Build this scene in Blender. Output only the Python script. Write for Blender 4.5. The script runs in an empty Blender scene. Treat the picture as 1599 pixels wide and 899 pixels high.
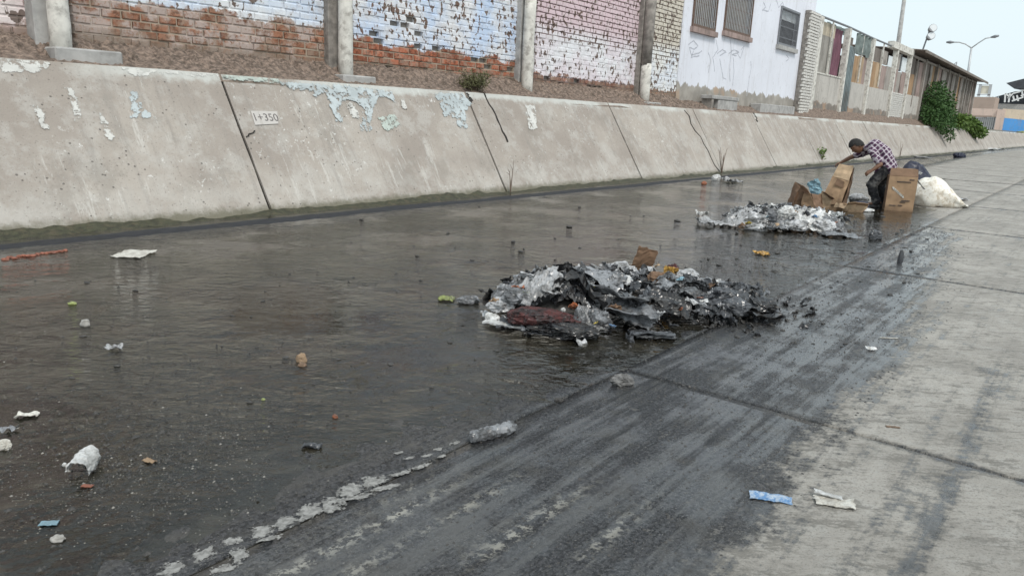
import bpy, bmesh, math, random
from math import radians as R, sin, cos, pi, sqrt
from mathutils import Vector, Matrix, Euler, noise as mn

# ------------------------------------------------------------------ camera, sky, sun, exposure
scene = bpy.context.scene
COL = scene.collection
FPX, YAW, PITCH, ROLL, CH = 1132.8, .66859, .23629, .044314, 1.45
IW, IH = 1599., 899.
CAMP = Vector((0, 0, CH))
_f = Vector((cos(PITCH)*cos(YAW), cos(PITCH)*sin(YAW), -sin(PITCH)))
_r = Vector((sin(YAW), -cos(YAW), 0))
_u = _r.cross(_f)
CR = _r*cos(ROLL)+_u*sin(ROLL)
CU = -_r*sin(ROLL)+_u*cos(ROLL)
cam = bpy.data.cameras.new('camera')
cam.sensor_width = 36; cam.sensor_fit = 'HORIZONTAL'
cam.lens = FPX/IW*36; cam.clip_start = .05; cam.clip_end = 3000
camo = bpy.data.objects.new('camera', cam); COL.objects.link(camo)
camo.matrix_world = Matrix(((CR.x, CU.x, -_f.x, 0), (CR.y, CU.y, -_f.y, 0), (CR.z, CU.z, -_f.z, CH), (0, 0, 0, 1)))
scene.camera = camo

SUN_EL, SUN_AZ = R(52), R(-118)          # azimuth of the sun measured from +X towards +Y
world = bpy.data.worlds.new('World'); scene.world = world; world.use_nodes = True
wn = world.node_tree; wn.nodes.clear()
sky = wn.nodes.new('ShaderNodeTexSky'); sky.sky_type = 'NISHITA'; sky.sun_disc = False
sky.sun_elevation = SUN_EL; sky.sun_rotation = pi/2-SUN_AZ
sky.dust_density = 4; sky.air_density = 1.2; sky.ozone_density = 1
wmix = wn.nodes.new('ShaderNodeMix'); wmix.data_type = 'RGBA'
wmix.inputs[0].default_value = .80
wmix.inputs[7].default_value = (7.35, 8.4, 8.85, 1)      # even layer of bright cloud
bg = wn.nodes.new('ShaderNodeBackground'); bg.inputs[1].default_value = .105
wo = wn.nodes.new('ShaderNodeOutputWorld')
wn.links.new(sky.outputs[0], wmix.inputs[6]); wn.links.new(wmix.outputs[2], bg.inputs[0]); wn.links.new(bg.outputs[0], wo.inputs[0])
sl = bpy.data.lights.new('sun', 'SUN'); sl.energy = 1.5; sl.angle = R(14); sl.color = (1, .96, .9)
so = bpy.data.objects.new('sun', sl); COL.objects.link(so)
_sd = Vector((cos(SUN_EL)*cos(SUN_AZ), cos(SUN_EL)*sin(SUN_AZ), sin(SUN_EL)))
so.rotation_euler = (-_sd).to_track_quat('-Z', 'Y').to_euler(); so.location = (0, -10, 20)
vs = scene.view_settings
vs.view_transform = 'Standard'; vs.look = 'None'; vs.gamma = 1; vs.use_curve_mapping = False
vs.exposure = 0.32

# ------------------------------------------------------------------ helpers
def ray(x, y): return _f+CR*((x-IW/2)/FPX)+CU*((IH/2-y)/FPX)
def atZ(x, y, z=0.):
    d = ray(x, y); return CAMP+d*((z-CH)/d.z)
def atY(x, y, Y):
    d = ray(x, y); return CAMP+d*(Y/d.y)
def atX(x, y, X):
    d = ray(x, y); return CAMP+d*(X/d.x)
SF, ST, SZ = 8.65, 9.80, 1.80            # slope foot Y, slope top Y, slope top Z
SLN = Vector((0, -SZ, ST-SF)).normalized()
def atS(x, y):
    d = ray(x, y); P0 = Vector((0, SF, 0)); return CAMP+d*((P0-CAMP).dot(SLN)/d.dot(SLN))
def nz(x, y, z=0.): return mn.noise(Vector((x, y, z)))
def fbm(x, y, z=0., o=4): return mn.fractal(Vector((x, y, z)), 1., 2., o)
def sstep(a, b, x):
    t = min(1, max(0, (x-a)/(b-a))); return t*t*(3-2*t)
def interp(tab, x):
    if x <= tab[0][0]: return tab[0][1]
    for (a, b), (c, d) in zip(tab, tab[1:]):
        if x <= c: return b+(d-b)*(x-a)/(c-a)
    return tab[-1][1]

def mesh(name, vs_, fs, mats=None, smooth=False):
    m = bpy.data.meshes.new(name); m.from_pydata([tuple(v) for v in vs_], [], fs)
    if mats:
        for k in (mats if isinstance(mats, (list, tuple)) else [mats]): m.materials.append(k)
    if smooth:
        m.polygons.foreach_set('use_smooth', [True]*len(m.polygons))
    m.update(); return m
def ob(name, me, parent=None, loc=None, rot=None, scl=None):
    o = bpy.data.objects.new(name, me); COL.objects.link(o)
    if parent: o.parent = parent
    if loc is not None: o.location = loc
    if rot is not None: o.rotation_euler = rot
    if scl is not None: o.scale = scl
    return o
def tag(o, label, cat, group=None):
    o['label'] = label; o['category'] = cat
    if group: o['group'] = group
    return o
def kind(o, k, label=None):
    o['kind'] = k
    if label: o['label'] = label
    return o
def thing(name, label, cat, loc=(0, 0, 0), rot=(0, 0, 0), group=None):
    return tag(ob(name, None, None, loc, rot), label, cat, group)
BOXF = [(0, 3, 2, 1), (4, 5, 6, 7), (0, 1, 5, 4), (1, 2, 6, 5), (2, 3, 7, 6), (3, 0, 4, 7)]
def boxv(x0, x1, y0, y1, z0, z1):
    return [(x0, y0, z0), (x1, y0, z0), (x1, y1, z0), (x0, y1, z0), (x0, y0, z1), (x1, y0, z1), (x1, y1, z1), (x0, y1, z1)]
class MB:
    def __init__(s): s.v = []; s.f = []
    def add(s, v, f):
        k = len(s.v); s.v += [tuple(p) for p in v]; s.f += [tuple(i+k for i in q) for q in f]; return s
    def box(s, *a): return s.add(boxv(*a), BOXF)
    def obox(s, p0, p1, w, h):                # bar from p0 to p1
        p0, p1 = Vector(p0), Vector(p1); d = (p1-p0).normalized()
        u = d.cross(Vector((0, 0, 1)))
        if u.length < .05: u = Vector((1, 0, 0))
        u.normalize(); n = u.cross(d)
        q = [p+u*a*w/2+n*b*h/2 for p in (p0, p1) for a, b in ((-1, -1), (1, -1), (1, 1), (-1, 1))]
        return s.add(q, BOXF)
    def tube(s, pts, rad, n=10, cap=True):
        pts = [Vector(p) for p in pts]
        if not isinstance(rad, (list, tuple)): rad = [rad]*len(pts)
        k = len(s.v)
        up = Vector((0, 0, 1)) if abs((pts[-1]-pts[0]).normalized().z) < .9 else Vector((1, 0, 0))
        for i, p in enumerate(pts):
            d = (pts[min(i+1, len(pts)-1)]-pts[max(i-1, 0)]).normalized()
            u = d.cross(up).normalized(); w = u.cross(d)
            for j in range(n):
                a = 2*pi*j/n; s.v.append(tuple(p+u*cos(a)*rad[i]+w*sin(a)*rad[i]))
        for i in range(len(pts)-1):
            for j in range(n):
                a, b = k+i*n+j, k+i*n+(j+1) % n
                s.f.append((a, b, b+n, a+n))
        if cap:
            s.f.append(tuple(k+j for j in range(n))[::-1]); s.f.append(tuple(k+(len(pts)-1)*n+j for j in range(n)))
        return s
    def build(s, name, mat, parent=None, smooth=False, bevel=0, **kw):
        m = mesh(name, s.v, s.f, mat, smooth)
        if bevel:
            b = bmesh.new(); b.from_mesh(m)
            bmesh.ops.bevel(b, geom=b.edges[:], offset=bevel, segments=1, affect='EDGES'); b.to_mesh(m); b.free()
        return ob(name, m, parent, **kw)

# ------------------------------------------------------------------ materials
class Mt:
    def __init__(s, name):
        s.m = bpy.data.materials.new(name); s.m.use_nodes = True
        s.nt = s.m.node_tree; s.bs = s.nt.nodes['Principled BSDF']; s.out = s.nt.nodes['Material Output']
    def n(s, t): return s.nt.nodes.new(t)
    def l(s, a, b):
        s.nt.links.new(a, b)
    def put(s, sock, v):
        if v is None: return
        if isinstance(v, bpy.types.NodeSocket): s.l(v, sock)
        elif isinstance(v, (tuple, list)): sock.default_value = (*v, 1) if len(v) == 3 and sock.type == 'RGBA' else v
        else: sock.default_value = v
    def pos(s): return s.n('ShaderNodeNewGeometry').outputs['Position']
    def obj(s): return s.n('ShaderNodeTexCoord').outputs['Object']
    def rnd(s): return s.n('ShaderNodeObjectInfo').outputs['Random']
    def attr(s, a):
        k = s.n('ShaderNodeAttribute'); k.attribute_name = a; return k.outputs['Fac']
    def map(s, v, sc=(1, 1, 1), rot=(0, 0, 0), loc=(0, 0, 0)):
        k = s.n('ShaderNodeMapping'); s.l(v, k.inputs[0]); k.inputs['Scale'].default_value = sc
        k.inputs['Rotation'].default_value = rot; k.inputs['Location'].default_value = loc; return k.outputs[0]
    def noise(s, v, scale, detail=4, rough=.55, dist=0.):
        k = s.n('ShaderNodeTexNoise'); s.l(v, k.inputs['Vector']); k.inputs['Scale'].default_value = scale
        k.inputs['Detail'].default_value = detail; k.inputs['Roughness'].default_value = rough
        k.inputs['Distortion'].default_value = dist; return k.outputs['Fac']
    def vor(s, v, scale, feat='F1', out='Distance'):
        k = s.n('ShaderNodeTexVoronoi'); k.feature = feat; s.l(v, k.inputs['Vector']); k.inputs['Scale'].default_value = scale
        return k.outputs[out]
    def math(s, op, a, b=None, c=None, clamp=False):
        k = s.n('ShaderNodeMath'); k.operation = op; k.use_clamp = clamp
        s.put(k.inputs[0], a); s.put(k.inputs[1], b)
        if c is not None: s.put(k.inputs[2], c)
        return k.outputs[0]
    def rng(s, v, a, b, c=0., d=1., smooth=True):
        k = s.n('ShaderNodeMapRange'); k.interpolation_type = 'SMOOTHSTEP' if smooth else 'LINEAR'
        s.put(k.inputs[0], v)
        for i, q in enumerate((a, b, c, d)): s.put(k.inputs[i+1], q)
        return k.outputs[0]
    def mix(s, f, a, b, mode='MIX'):
        k = s.n('ShaderNodeMix'); k.data_type = 'RGBA'; k.blend_type = mode
        s.put(k.inputs[0], f); s.put(k.inputs[6], a); s.put(k.inputs[7], b); return k.outputs[2]
    def sep(s, v):
        k = s.n('ShaderNodeSeparateXYZ'); s.l(v, k.inputs[0]); return k.outputs
    def bump(s, h, strength=.3, dist=.01, nrm=None):
        k = s.n('ShaderNodeBump'); s.put(k.inputs['Height'], h); k.inputs['Strength'].default_value = strength
        k.inputs['Distance'].default_value = dist
        if nrm is not None: s.l(nrm, k.inputs['Normal'])
        return k.outputs[0]
    def fin(s, col=None, rough=None, nrm=None, metal=None, spec=None, alpha=None):
        B = s.bs.inputs
        s.put(B['Base Color'], col); s.put(B['Roughness'], rough); s.put(B['Normal'], nrm); s.put(B['Metallic'], metal)
        s.put(B['Specular IOR Level'], spec); s.put(B['Alpha'], alpha); return s.m

def simple(name, c, rough=.8, var=.25, scale=6., bump=.2, bscale=40., bdist=.004, dirt=None, dirtamt=.5, metal=0., obj=False):
    """plain surface with mottled colour, fine relief and optional dirt blotches"""
    t = Mt(name); p = t.obj() if obj else t.pos()
    c2 = tuple(k*(1-var) for k in c); c3 = tuple(min(1, k*(1+var*.6)) for k in c)
    col = t.mix(t.rng(t.noise(p, scale, 5), .3, .7), c2, c3)
    if dirt: col = t.mix(t.math('MULTIPLY', t.rng(t.noise(p, scale*.6, 6, .65), .48, .66), dirtamt), col, dirt)
    return t.fin(col, rough, t.bump(t.noise(p, bscale, 4), bump, bdist), metal)

def m_slope():
    t = Mt('slope_concrete'); p = t.pos(); xyz = t.sep(p)
    col = t.mix(t.rng(t.noise(p, .55, 6, .65), .36, .64), (.315, .275, .24), (.405, .362, .318))
    col = t.mix(t.math('MULTIPLY', t.rng(t.noise(p, 2.1, 7, .72), .47, .62), .55), col, (.47, .445, .41))
    col = t.mix(t.math('MULTIPLY', t.rng(t.noise(p, 1.2, 7, .75), .52, .64), .45), col, (.26, .235, .205))
    # runs down the face
    st = t.noise(t.map(p, (8, 1.0, .5)), 1., 5, .7)
    col = t.mix(t.math('MULTIPLY', t.rng(st, .52, .66), .45), col, (.27, .245, .22))
    st2 = t.noise(t.map(p, (7, 1.3, .8), loc=(3, 0, 0)), 1., 7, .8)
    drip = t.math('MULTIPLY', t.rng(st2, .565, .62), t.rng(t.noise(p, .6, 3), .45, .56))
    col = t.mix(t.math('MULTIPLY', drip, .5), col, (.60, .58, .54))
    # splashes of lime
    spl = t.math('MULTIPLY', t.rng(t.noise(p, 11, 5, .75), .60, .66), t.rng(t.noise(p, .8, 3), .47, .58))
    col = t.mix(t.math('MULTIPLY', spl, .8), col, (.70, .69, .66))
    # salt bloom low on the face
    low = t.math('MULTIPLY', t.rng(t.math('ADD', xyz[2], t.math('MULTIPLY', t.noise(p, 1.2, 5, .6), .5)), .80, .50), t.rng(t.noise(p, 3, 5, .7), .35, .6))
    col = t.mix(t.math('MULTIPLY', low, .42), col, (.50, .475, .435))
    # pits and spots
    pit = t.math('MULTIPLY', t.rng(t.vor(p, 11.), .16, .10), t.rng(t.noise(p, 2.6, 3), .47, .55))
    col = t.mix(t.math('MULTIPLY', pit, .8), col, (.12, .11, .095))
    pit2 = t.rng(t.noise(p, 45, 3), .61, .68)
    col = t.mix(t.math('MULTIPLY', pit2, .55), col, (.19, .17, .15))
    # old whitewash along the crest
    wsh = t.math('MULTIPLY', t.rng(t.math('ADD', xyz[2], t.math('MULTIPLY', t.noise(p, 5., 6, .7), .30)), 1.80, 1.90), t.rng(t.noise(p, .5, 2), .42, .52))
    col = t.mix(t.math('MULTIPLY', wsh, .6), col, (.60, .62, .59))
    # damp, algae at the foot
    ft = t.rng(t.math('ADD', xyz[2], t.math('MULTIPLY', t.noise(p, 7, 5, .75), .20)), .24, .12)
    col = t.mix(t.math('MULTIPLY', ft, .85), col, (.12, .11, .07))
    hgt = t.math('SUBTRACT', t.noise(p, 26, 7, .75), t.math('MULTIPLY', pit, 1.2))
    return t.fin(col, t.rng(ft, 0, 1, .88, .55), t.bump(hgt, .6, .014), spec=.3)

def m_floor():
    t = Mt('canal_floor_concrete'); p = t.pos()
    q = t.map(p, (1, 1, 1), (0, 0, R(52)))
    wet = t.attr('wet')
    fine = t.noise(p, 24, 6, .75); mid = t.noise(p, 4.2, 6, .7)
    sc = t.noise(t.map(q, (12, 34, 1)), 1., 5, .75)
    lg = t.noise(t.map(p, (.45, 9, 1)), 1., 6, .72)      # drag marks along the canal
    w = t.math('ADD', wet, t.math('ADD', t.math('MULTIPLY', t.math('SUBTRACT', fine, .5), 1.1), t.math('MULTIPLY', t.math('SUBTRACT', mid, .5), 1.3)))
    w = t.math('ADD', w, t.math('MULTIPLY', t.math('SUBTRACT', sc, .5), 1.0))
    w = t.math('ADD', w, t.math('MULTIPLY', t.math('SUBTRACT', lg, .5), 1.5))
    W = t.rng(w, .28, .72)
    damp = t.rng(w, .05, .5)
    dry = t.mix(t.rng(t.noise(p, 1.1, 6, .65), .36, .64), (.28, .26, .232), (.40, .374, .336))
    dry = t.mix(t.math('MULTIPLY', t.rng(t.noise(p, 6, 6, .75), .50, .60), .4), dry, (.42, .405, .375))
    dry = t.mix(t.math('MULTIPLY', t.rng(sc, .53, .64), .6), dry, (.22, .205, .18))
    dry = t.mix(t.math('MULTIPLY', t.rng(t.noise(p, 85, 3, .7), .54, .64), .6), dry, (.16, .15, .13))
    dry = t.mix(t.math('MULTIPLY', t.rng(t.noise(t.map(q, (3.5, 9, 1)), 1., 7, .82), .52, .59), .7), dry, (.15, .14, .122))
    dry = t.mix(t.math('MULTIPLY', damp, .4), dry, (.16, .145, .12))
    drk = t.mix(t.rng(t.noise(p, 62, 5, .8), .42, .58), (.004, .0045, .0055), (.058, .0575, .061))  # grit tones, with the speckled glint of the wet surface put into the colour
    drk = t.mix(t.math('MULTIPLY', t.rng(mid, .50, .62), .6), drk, (.056, .052, .046))
    drk = t.mix(t.rng(t.noise(p, 110, 2, .5), .62, .70), drk, (.13, .125, .115))
    drk = t.mix(t.rng(t.noise(t.map(p, (.6, 1.6, 1)), 30, 4, .7), .58, .64), drk, (.006, .006, .007))
    silt = t.mix(t.rng(t.noise(p, 2.2, 6, .75), .38, .62), (.014, .014, .011), (.064, .057, .042))
    silt = t.mix(t.math('MULTIPLY', t.rng(t.noise(p, 1.3, 3, .6, .4), .53, .62), .7), silt, (.085, .05, .028))
    silt = t.mix(t.rng(t.noise(p, 60, 4, .7), .57, .65), silt, (.20, .18, .14))
    drk = t.mix(t.math('MULTIPLY', t.rng(lg, .50, .60), .55), drk, (.068, .064, .058))
    drk = t.mix(t.rng(lg, .44, .36), drk, (.012, .012, .013))
    drk = t.mix(t.attr('bed'), drk, silt)
    col = t.mix(W, dry, drk)
    pale = t.math('MULTIPLY', t.attr('pale'), t.rng(t.math('ADD', t.noise(p, 20, 6, .75), t.math('MULTIPLY', sc, .3)), .64, .72))
    col = t.mix(t.math('MULTIPLY', pale, .85), col, (.36, .34, .29))
    gl = t.rng(t.noise(p, 2.0, 5, .7), .42, .58, .07, .30)
    rg = t.mix(W, (.85, .85, .85), t.mix(.5, gl, gl))
    rg = t.math('ADD', t.sep(rg)[0], t.math('MULTIPLY', t.math('SUBTRACT', t.noise(p, 30, 4), .5), .22))
    rg = t.math('MAXIMUM', rg, t.math('MULTIPLY', pale, .8))
    h = t.math('ADD', t.noise(p, 60, 6, .8), t.math('MULTIPLY', t.noise(p, 13, 5, .75), 1.4))
    h = t.math('MULTIPLY', h, t.rng(W, 0, 1, 1., .75))
    film = t.math('MULTIPLY', t.math('MULTIPLY', W, t.rng(t.sep(p)[1], 2.12, 1.98)), t.rng(t.math('ADD', t.math('MULTIPLY', lg, .7), t.math('MULTIPLY', t.noise(p, 3.3, 5, .7), .6)), .58, .72))
    t.put(t.bs.inputs['Coat Weight'], t.math('MULTIPLY', film, .9)); t.bs.inputs['Coat Roughness'].default_value = .13; t.bs.inputs['Coat IOR'].default_value = 1.38
    t.put(t.bs.inputs['Coat Normal'], t.bump(t.noise(p, 24, 4, .65), .5, .006))
    return t.fin(col, rg, t.bump(h, .9, .009), spec=.5)

def m_water():
    t = Mt('dirty_water'); p = t.pos(); nt = t.nt
    q = t.map(p, (1, 1, 1), (0, 0, R(52)))
    h = t.math('ADD', t.noise(t.map(q, (6.5, 13, 1)), 1., 3, .55, .6), t.math('MULTIPLY', t.noise(t.map(q, (20, 36, 1)), 1., 3, .6), .34))
    calm = t.rng(t.noise(p, .8, 5, .65), .40, .58, .18, 1.)
    nb = t.bump(t.math('MULTIPLY', h, calm), 1., .019)
    dif = t.n('ShaderNodeBsdfDiffuse')
    sk = t.math('ADD', t.math('MULTIPLY', t.noise(t.map(q, (1.0, 1.8, 1)), 1., 7, .72, 1.2), .7), t.math('MULTIPLY', t.noise(t.map(q, (4, 9, 1)), 1., 6, .75, .6), .3))
    scum = t.mix(t.rng(sk, .42, .62), (.004, .004, .0035), (.052, .046, .034))
    gut = t.rng(t.sep(p)[1], 7.75, 8.0)
    scum = t.mix(gut, scum, (.008, .009, .012))
    t.put(dif.inputs[0], scum); t.l(nb, dif.inputs['Normal'])
    tr = t.n('ShaderNodeBsdfTransparent'); tr.inputs[0].default_value = (.9, .87, .76, 1)
    gl = t.n('ShaderNodeBsdfGlossy'); gl.inputs['Roughness'].default_value = .04; gl.inputs[0].default_value = (1, 1, 1, 1)
    t.l(nb, gl.inputs['Normal'])
    fr = t.n('ShaderNodeFresnel'); fr.inputs[0].default_value = 1.40; t.l(nb, fr.inputs['Normal'])
    a = t.n('ShaderNodeMixShader'); t.l(t.rng(sk, .42, .62, .15, .75), a.inputs[0]); t.l(tr.outputs[0], a.inputs[1]); t.l(dif.outputs[0], a.inputs[2])
    b = t.n('ShaderNodeMixShader'); t.l(fr.outputs[0], b.inputs[0]); t.l(a.outputs[0], b.inputs[1]); t.l(gl.outputs[0], b.inputs[2])
    t.l(b.outputs[0], t.out.inputs['Surface']); nt.nodes.remove(t.bs)
    return t.m

def m_wall(name, base, A, B, edge, hi=None, chip=.5, film=None, mortar=False, slope=0., x0=0.):
    """old paint over brick: base = brick (or mortar) colour, A/B paint tints, edge = height of the lower paint limit"""
    t = Mt(name); p = t.pos(); xyz = t.sep(p); rn = t.rnd()
    if mortar:
        raw = t.mix(t.noise(p, 9, 5), tuple(k*.7 for k in base), base)
    else:
        raw = t.mix(rn, tuple(k*.62 for k in base), tuple(min(1, k*1.25) for k in base))
        raw = t.mix(t.rng(t.noise(p, 14, 6, .75), .46, .62), raw, tuple(k*.38 for k in base))
        raw = t.mix(t.math('MULTIPLY', t.rng(t.noise(p, 5, 5, .7), .44, .62), .6), raw, (.36, .28, .22))
    if film:        # thin worn render still clinging to the bricks
        fm = t.rng(t.noise(p, 1.9, 6, .7), .44, .54)
        fm = t.math('MULTIPLY', fm, t.rng(t.noise(p, 22, 3), .28, .5))
        raw = t.mix(t.math('MULTIPLY', fm, .85), raw, film)
    low = t.rng(t.math('ADD', xyz[2], t.math('MULTIPLY', t.noise(p, 4, 6, .7), .45)), 2.58, 2.36)
    raw = t.mix(t.math('MULTIPLY', low, .7), raw, (.21, .165, .125))
    e = t.math('ADD', t.math('SUBTRACT', xyz[2], edge), t.math('MULTIPLY', t.math('SUBTRACT', xyz[0], x0), -slope))
    e = t.math('ADD', e, t.math('MULTIPLY', t.math('SUBTRACT', t.noise(p, 1.7, 5, .7), .5), .75))
    have = t.rng(e, -.03, .03)
    ch = t.noise(t.map(p, (1.3, 1, .8)), 9.5, 3, .5)
    cut = t.rng(t.noise(p, 1.3, 3), .38, .62, .535+.09*(1-chip), .60+.09*(1-chip))
    chips = t.rng(ch, cut, t.math('ADD', cut, .02))
    have = t.math('MULTIPLY', have, t.math('SUBTRACT', 1., chips))
    tint = t.mix(t.rng(t.noise(p, 1.05, 4, .6), .38, .62), A, B)
    if hi: tint = t.mix(t.rng(xyz[2], hi[0], hi[1]), tint, hi[2])
    tint = t.mix(t.math('MULTIPLY', t.rng(t.noise(p, 7, 6, .75), .48, .62), .4), tint, (.46, .42, .40))
    if mortar == 'deep': have = t.math('MULTIPLY', have, t.rng(t.math('ADD', xyz[2], t.math('MULTIPLY', t.noise(p, 2, 4), .5)), 3.52, 3.30))
    edge_ = t.rng(e, -.03, .03)
    col = t.mix(have, t.mix(t.math('MULTIPLY', t.math('MULTIPLY', chips, edge_), .8), raw, (.13, .105, .09)), tint)
    return t.fin(col, .9, t.bump(t.math('ADD', t.noise(p, 50, 4), t.math('MULTIPLY', have, .7)), .5, .004), spec=.25)

def m_planks(name, c, dirt=(.1, .085, .07)):
    t = Mt(name); p = t.pos(); rn = t.rnd()
    g = t.noise(t.map(p, (22, 22, 1.2)), 1., 5, .6)
    col = t.mix(t.rng(g, .3, .7), tuple(k*.65 for k in c), tuple(min(1, k*1.2) for k in c))
    col = t.mix(t.math('MULTIPLY', t.rng(t.noise(p, 1.2, 4), .45, .7), .6), col, dirt)
    col = t.mix(t.math('MULTIPLY', rn, .35), col, tuple(k*.55 for k in c))
    return t.fin(col, .85, t.bump(g, .3, .01))

def m_cardboard(name='cardboard', c=(.36, .235, .14)):
    t = Mt(name); p = t.obj()
    col = t.mix(t.rng(t.noise(p, 5, 5, .65), .3, .7), tuple(k*.78 for k in c), tuple(k*1.12 for k in c))
    z = t.sep(t.pos())[2]
    soak = t.rng(t.math('ADD', z, t.math('MULTIPLY', t.noise(p, 6, 4), .15)), .20, .06)
    col = t.mix(t.math('MULTIPLY', soak, .6), col, (.12, .075, .045))
    return t.fin(col, .85, t.bump(t.noise(t.map(p, (90, 4, 4)), 1., 2), .12, .003))

def m_plastic(name, c, rough=.35, dirt=(.03, .028, .025), amt=.6, sc=7.):
    t = Mt(name); p = t.pos(); rn = t.rnd()
    col = t.mix(rn, tuple(k*.75 for k in c), tuple(min(1, k*1.2) for k in c))
    col = t.mix(t.math('MULTIPLY', t.rng(t.noise(p, sc, 7, .75), .44, .58), amt), col, dirt)
    col = t.mix(t.math('MULTIPLY', t.rng(t.noise(p, sc*4, 5, .75), .52, .60), amt*.8), col, dirt)
    return t.fin(col, t.rng(t.noise(p, 12, 4), .35, .65, rough*.55, min(1, rough*1.6)), t.bump(t.noise(p, 28, 3, .6), .35, .01))

def m_leaf(name, a, b):
    t = Mt(name); p = t.pos()
    col = t.mix(t.noise(p, 6, 3), a, b)
    return t.fin(col, .6, spec=.3)

def m_plaster(name, c, skirt=None, dirt=(.33, .30, .27), wear=.35, comb=(2.2, 1, .5)):
    t = Mt(name); p = t.pos(); xyz = t.sep(p)
    col = t.mix(t.rng(t.noise(p, .8, 5, .6), .3, .7), tuple(k*.93 for k in c), c)
    st = t.noise(t.map(p, (4, 1, .35)), 1., 6, .75)
    col = t.mix(t.math('MULTIPLY', t.rng(st, .52, .64), wear), col, dirt)
    col = t.mix(t.math('MULTIPLY', t.rng(t.noise(p, 3.5, 7, .8), .585, .62), wear*1.4), col, dirt)
    col = t.mix(t.math('MULTIPLY', t.rng(t.noise(p, .9, 6, .75), .50, .62), wear*.8), col, tuple(k*.75 for k in c))
    if skirt:
        e = t.math('ADD', xyz[2], t.math('MULTIPLY', t.math('SUBTRACT', t.noise(t.map(p, comb), 1., 6, .7), .5), .75))
        s = t.rng(e, skirt[0]+.02, skirt[0]-.03)
        sc = t.mix(t.rng(t.noise(p, 2, 5), .35, .65), skirt[1], tuple(k*.72 for k in skirt[1]))
        sc = t.mix(t.math('MULTIPLY', t.rng(t.noise(p, .9, 4), .56, .64), .6), sc, (.45, .3, .2))
        col = t.mix(s, col, sc)
    return t.fin(col, .9, t.bump(t.noise(p, 14, 6, .7), .35, .012), spec=.25)

M = {}
M['slope'] = m_slope(); M['floor'] = m_floor(); M['water'] = m_water()
M['joint'] = simple('joint_filler', (.035, .031, .027), .95, .5, 12)
M['earth'] = simple('bank_earth', (.26, .195, .155), .97, .5, 16, 1., 22, .06, dirt=(.085, .065, .05), dirtamt=.9)
M['sand'] = simple('ledge_sand', (.25, .20, .162), .97, .35, 9, .9, 30, .03, dirt=(.17, .135, .105), dirtamt=.8)
M['ground'] = simple('ground_earth', (.34, .29, .23), .97, .25, .5, .4, 9, .02)
M['post'] = simple('whitewashed_concrete', (.66, .635, .58), .9, .16, 9, .4, 50, .006, dirt=(.24, .215, .19), dirtamt=.75)
M['postdark'] = simple('dirty_shaded_concrete', (.27, .245, .22), .9, .3, 8, .5, 40, .008, dirt=(.1, .09, .08))  # dirty concrete, also the colour of the shade strip at the slim pole
M['pier'] = simple('grey_concrete', (.40, .39, .375), .9, .2, 6, .4, 40, .006, dirt=(.2, .19, .18))
M['moss'] = simple('algae_mud', (.05, .05, .026), .6, .5, 14, .9, 50, .02, dirt=(.11, .085, .05))
M['white'] = m_plaster('white_wall_paint', (.76, .77, .83), skirt=(2.55, (.40, .37, .33)), wear=.2)
M['whitebrick'] = simple('whitewashed_brick', (.66, .64, .60), .9, .2, 20, .5, 40, .008, dirt=(.2, .17, .15), dirtamt=.8)
M['cement'] = m_plaster('stained_cement', (.52, .49, .45), skirt=(2.5, (.27, .24, .21)), dirt=(.24, .215, .19), wear=.6, comb=(1.1, 1, 1.6))
M['unlit_room'] = simple('dark_room', (.02, .02, .022), .5, .3)  # near-black colour standing for the darkness of a room behind an opening
M['rust'] = simple('rusty_steel', (.16, .105, .08), .7, .35, 20, .4, 60, .004, metal=.2)
M['greysteel'] = simple('grey_steel', (.22, .225, .24), .55, .2, 20, .3, 60, .003, metal=.3)
M['galv'] = simple('galvanised_steel', (.48, .49, .50), .5, .15, 9, .2, 50, .003, metal=.4)
M['lens'] = simple('lamp_lens', (.75, .77, .78), .25, .05)
M['plyA'] = m_planks('brown_plywood', (.42, .26, .14)); M['plyB'] = m_planks('tan_plywood', (.50, .36, .23))
M['plyC'] = m_planks('grey_boards', (.37, .335, .30)); M['plyD'] = m_planks('dark_boards', (.22, .185, .16))
M['plyE'] = m_planks('pinkish_boards', (.38, .28, .25)); M['canvas'] = m_planks('grey_canvas', (.36, .335, .30))
M['cream'] = m_planks('cream_sheet', (.58, .50, .38)); M['teal'] = m_planks('blue_grey_tin', (.25, .30, .31))
M['purple'] = m_planks('purple_cloth', (.19, .085, .115), (.08, .04, .055)); M['tarp'] = simple('green_grey_tarpaulin', (.16, .19, .18), .7, .3, 3, .4, 9, .03)
M['roof'] = simple('rusty_roof_sheet', (.20, .165, .145), .8, .35, 4, .4, 30, .01, dirt=(.09, .07, .06))
M['cblue'] = m_plaster('blue_wall_paint', (.12, .38, .80)); M['cbeige'] = m_plaster('beige_wall_paint', (.72, .60, .47))
M['cpink'] = m_plaster('pale_pink_wall_paint', (.66, .52, .45)); M['gate'] = m_plaster('white_gate_tin', (.72, .76, .78))
M['brickfar'] = m_plaster('faded_brick', (.42, .33, .28)); M['darkroof'] = simple('dark_stand_roof', (.055, .06, .07), .7, .2, 1)
M['truss'] = simple('white_truss_paint', (.75, .76, .76), .6, .08, 3)
M['sign'] = simple('faded_billboard', (.70, .66, .55), .7, .15, 1)
M['leafA'] = m_leaf('bush_leaf', (.03, .075, .022), (.075, .145, .04)); M['leafB'] = m_leaf('dry_leaf', (.13, .115, .06), (.09, .10, .04))
M['leafC'] = m_leaf('young_leaf', (.12, .19, .03), (.09, .15, .05))
M['twig'] = simple('twig_bark', (.14, .10, .075), .9, .3, 20)
M['card'] = m_cardboard(); M['carddark'] = m_cardboard('dark_shaded_cardboard', (.19, .115, .07))  # carddark: dark brown litter, and shade painted on carton sides and insides
M['cardpale'] = m_cardboard('pale_cardboard', (.50, .36, .23))
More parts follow.
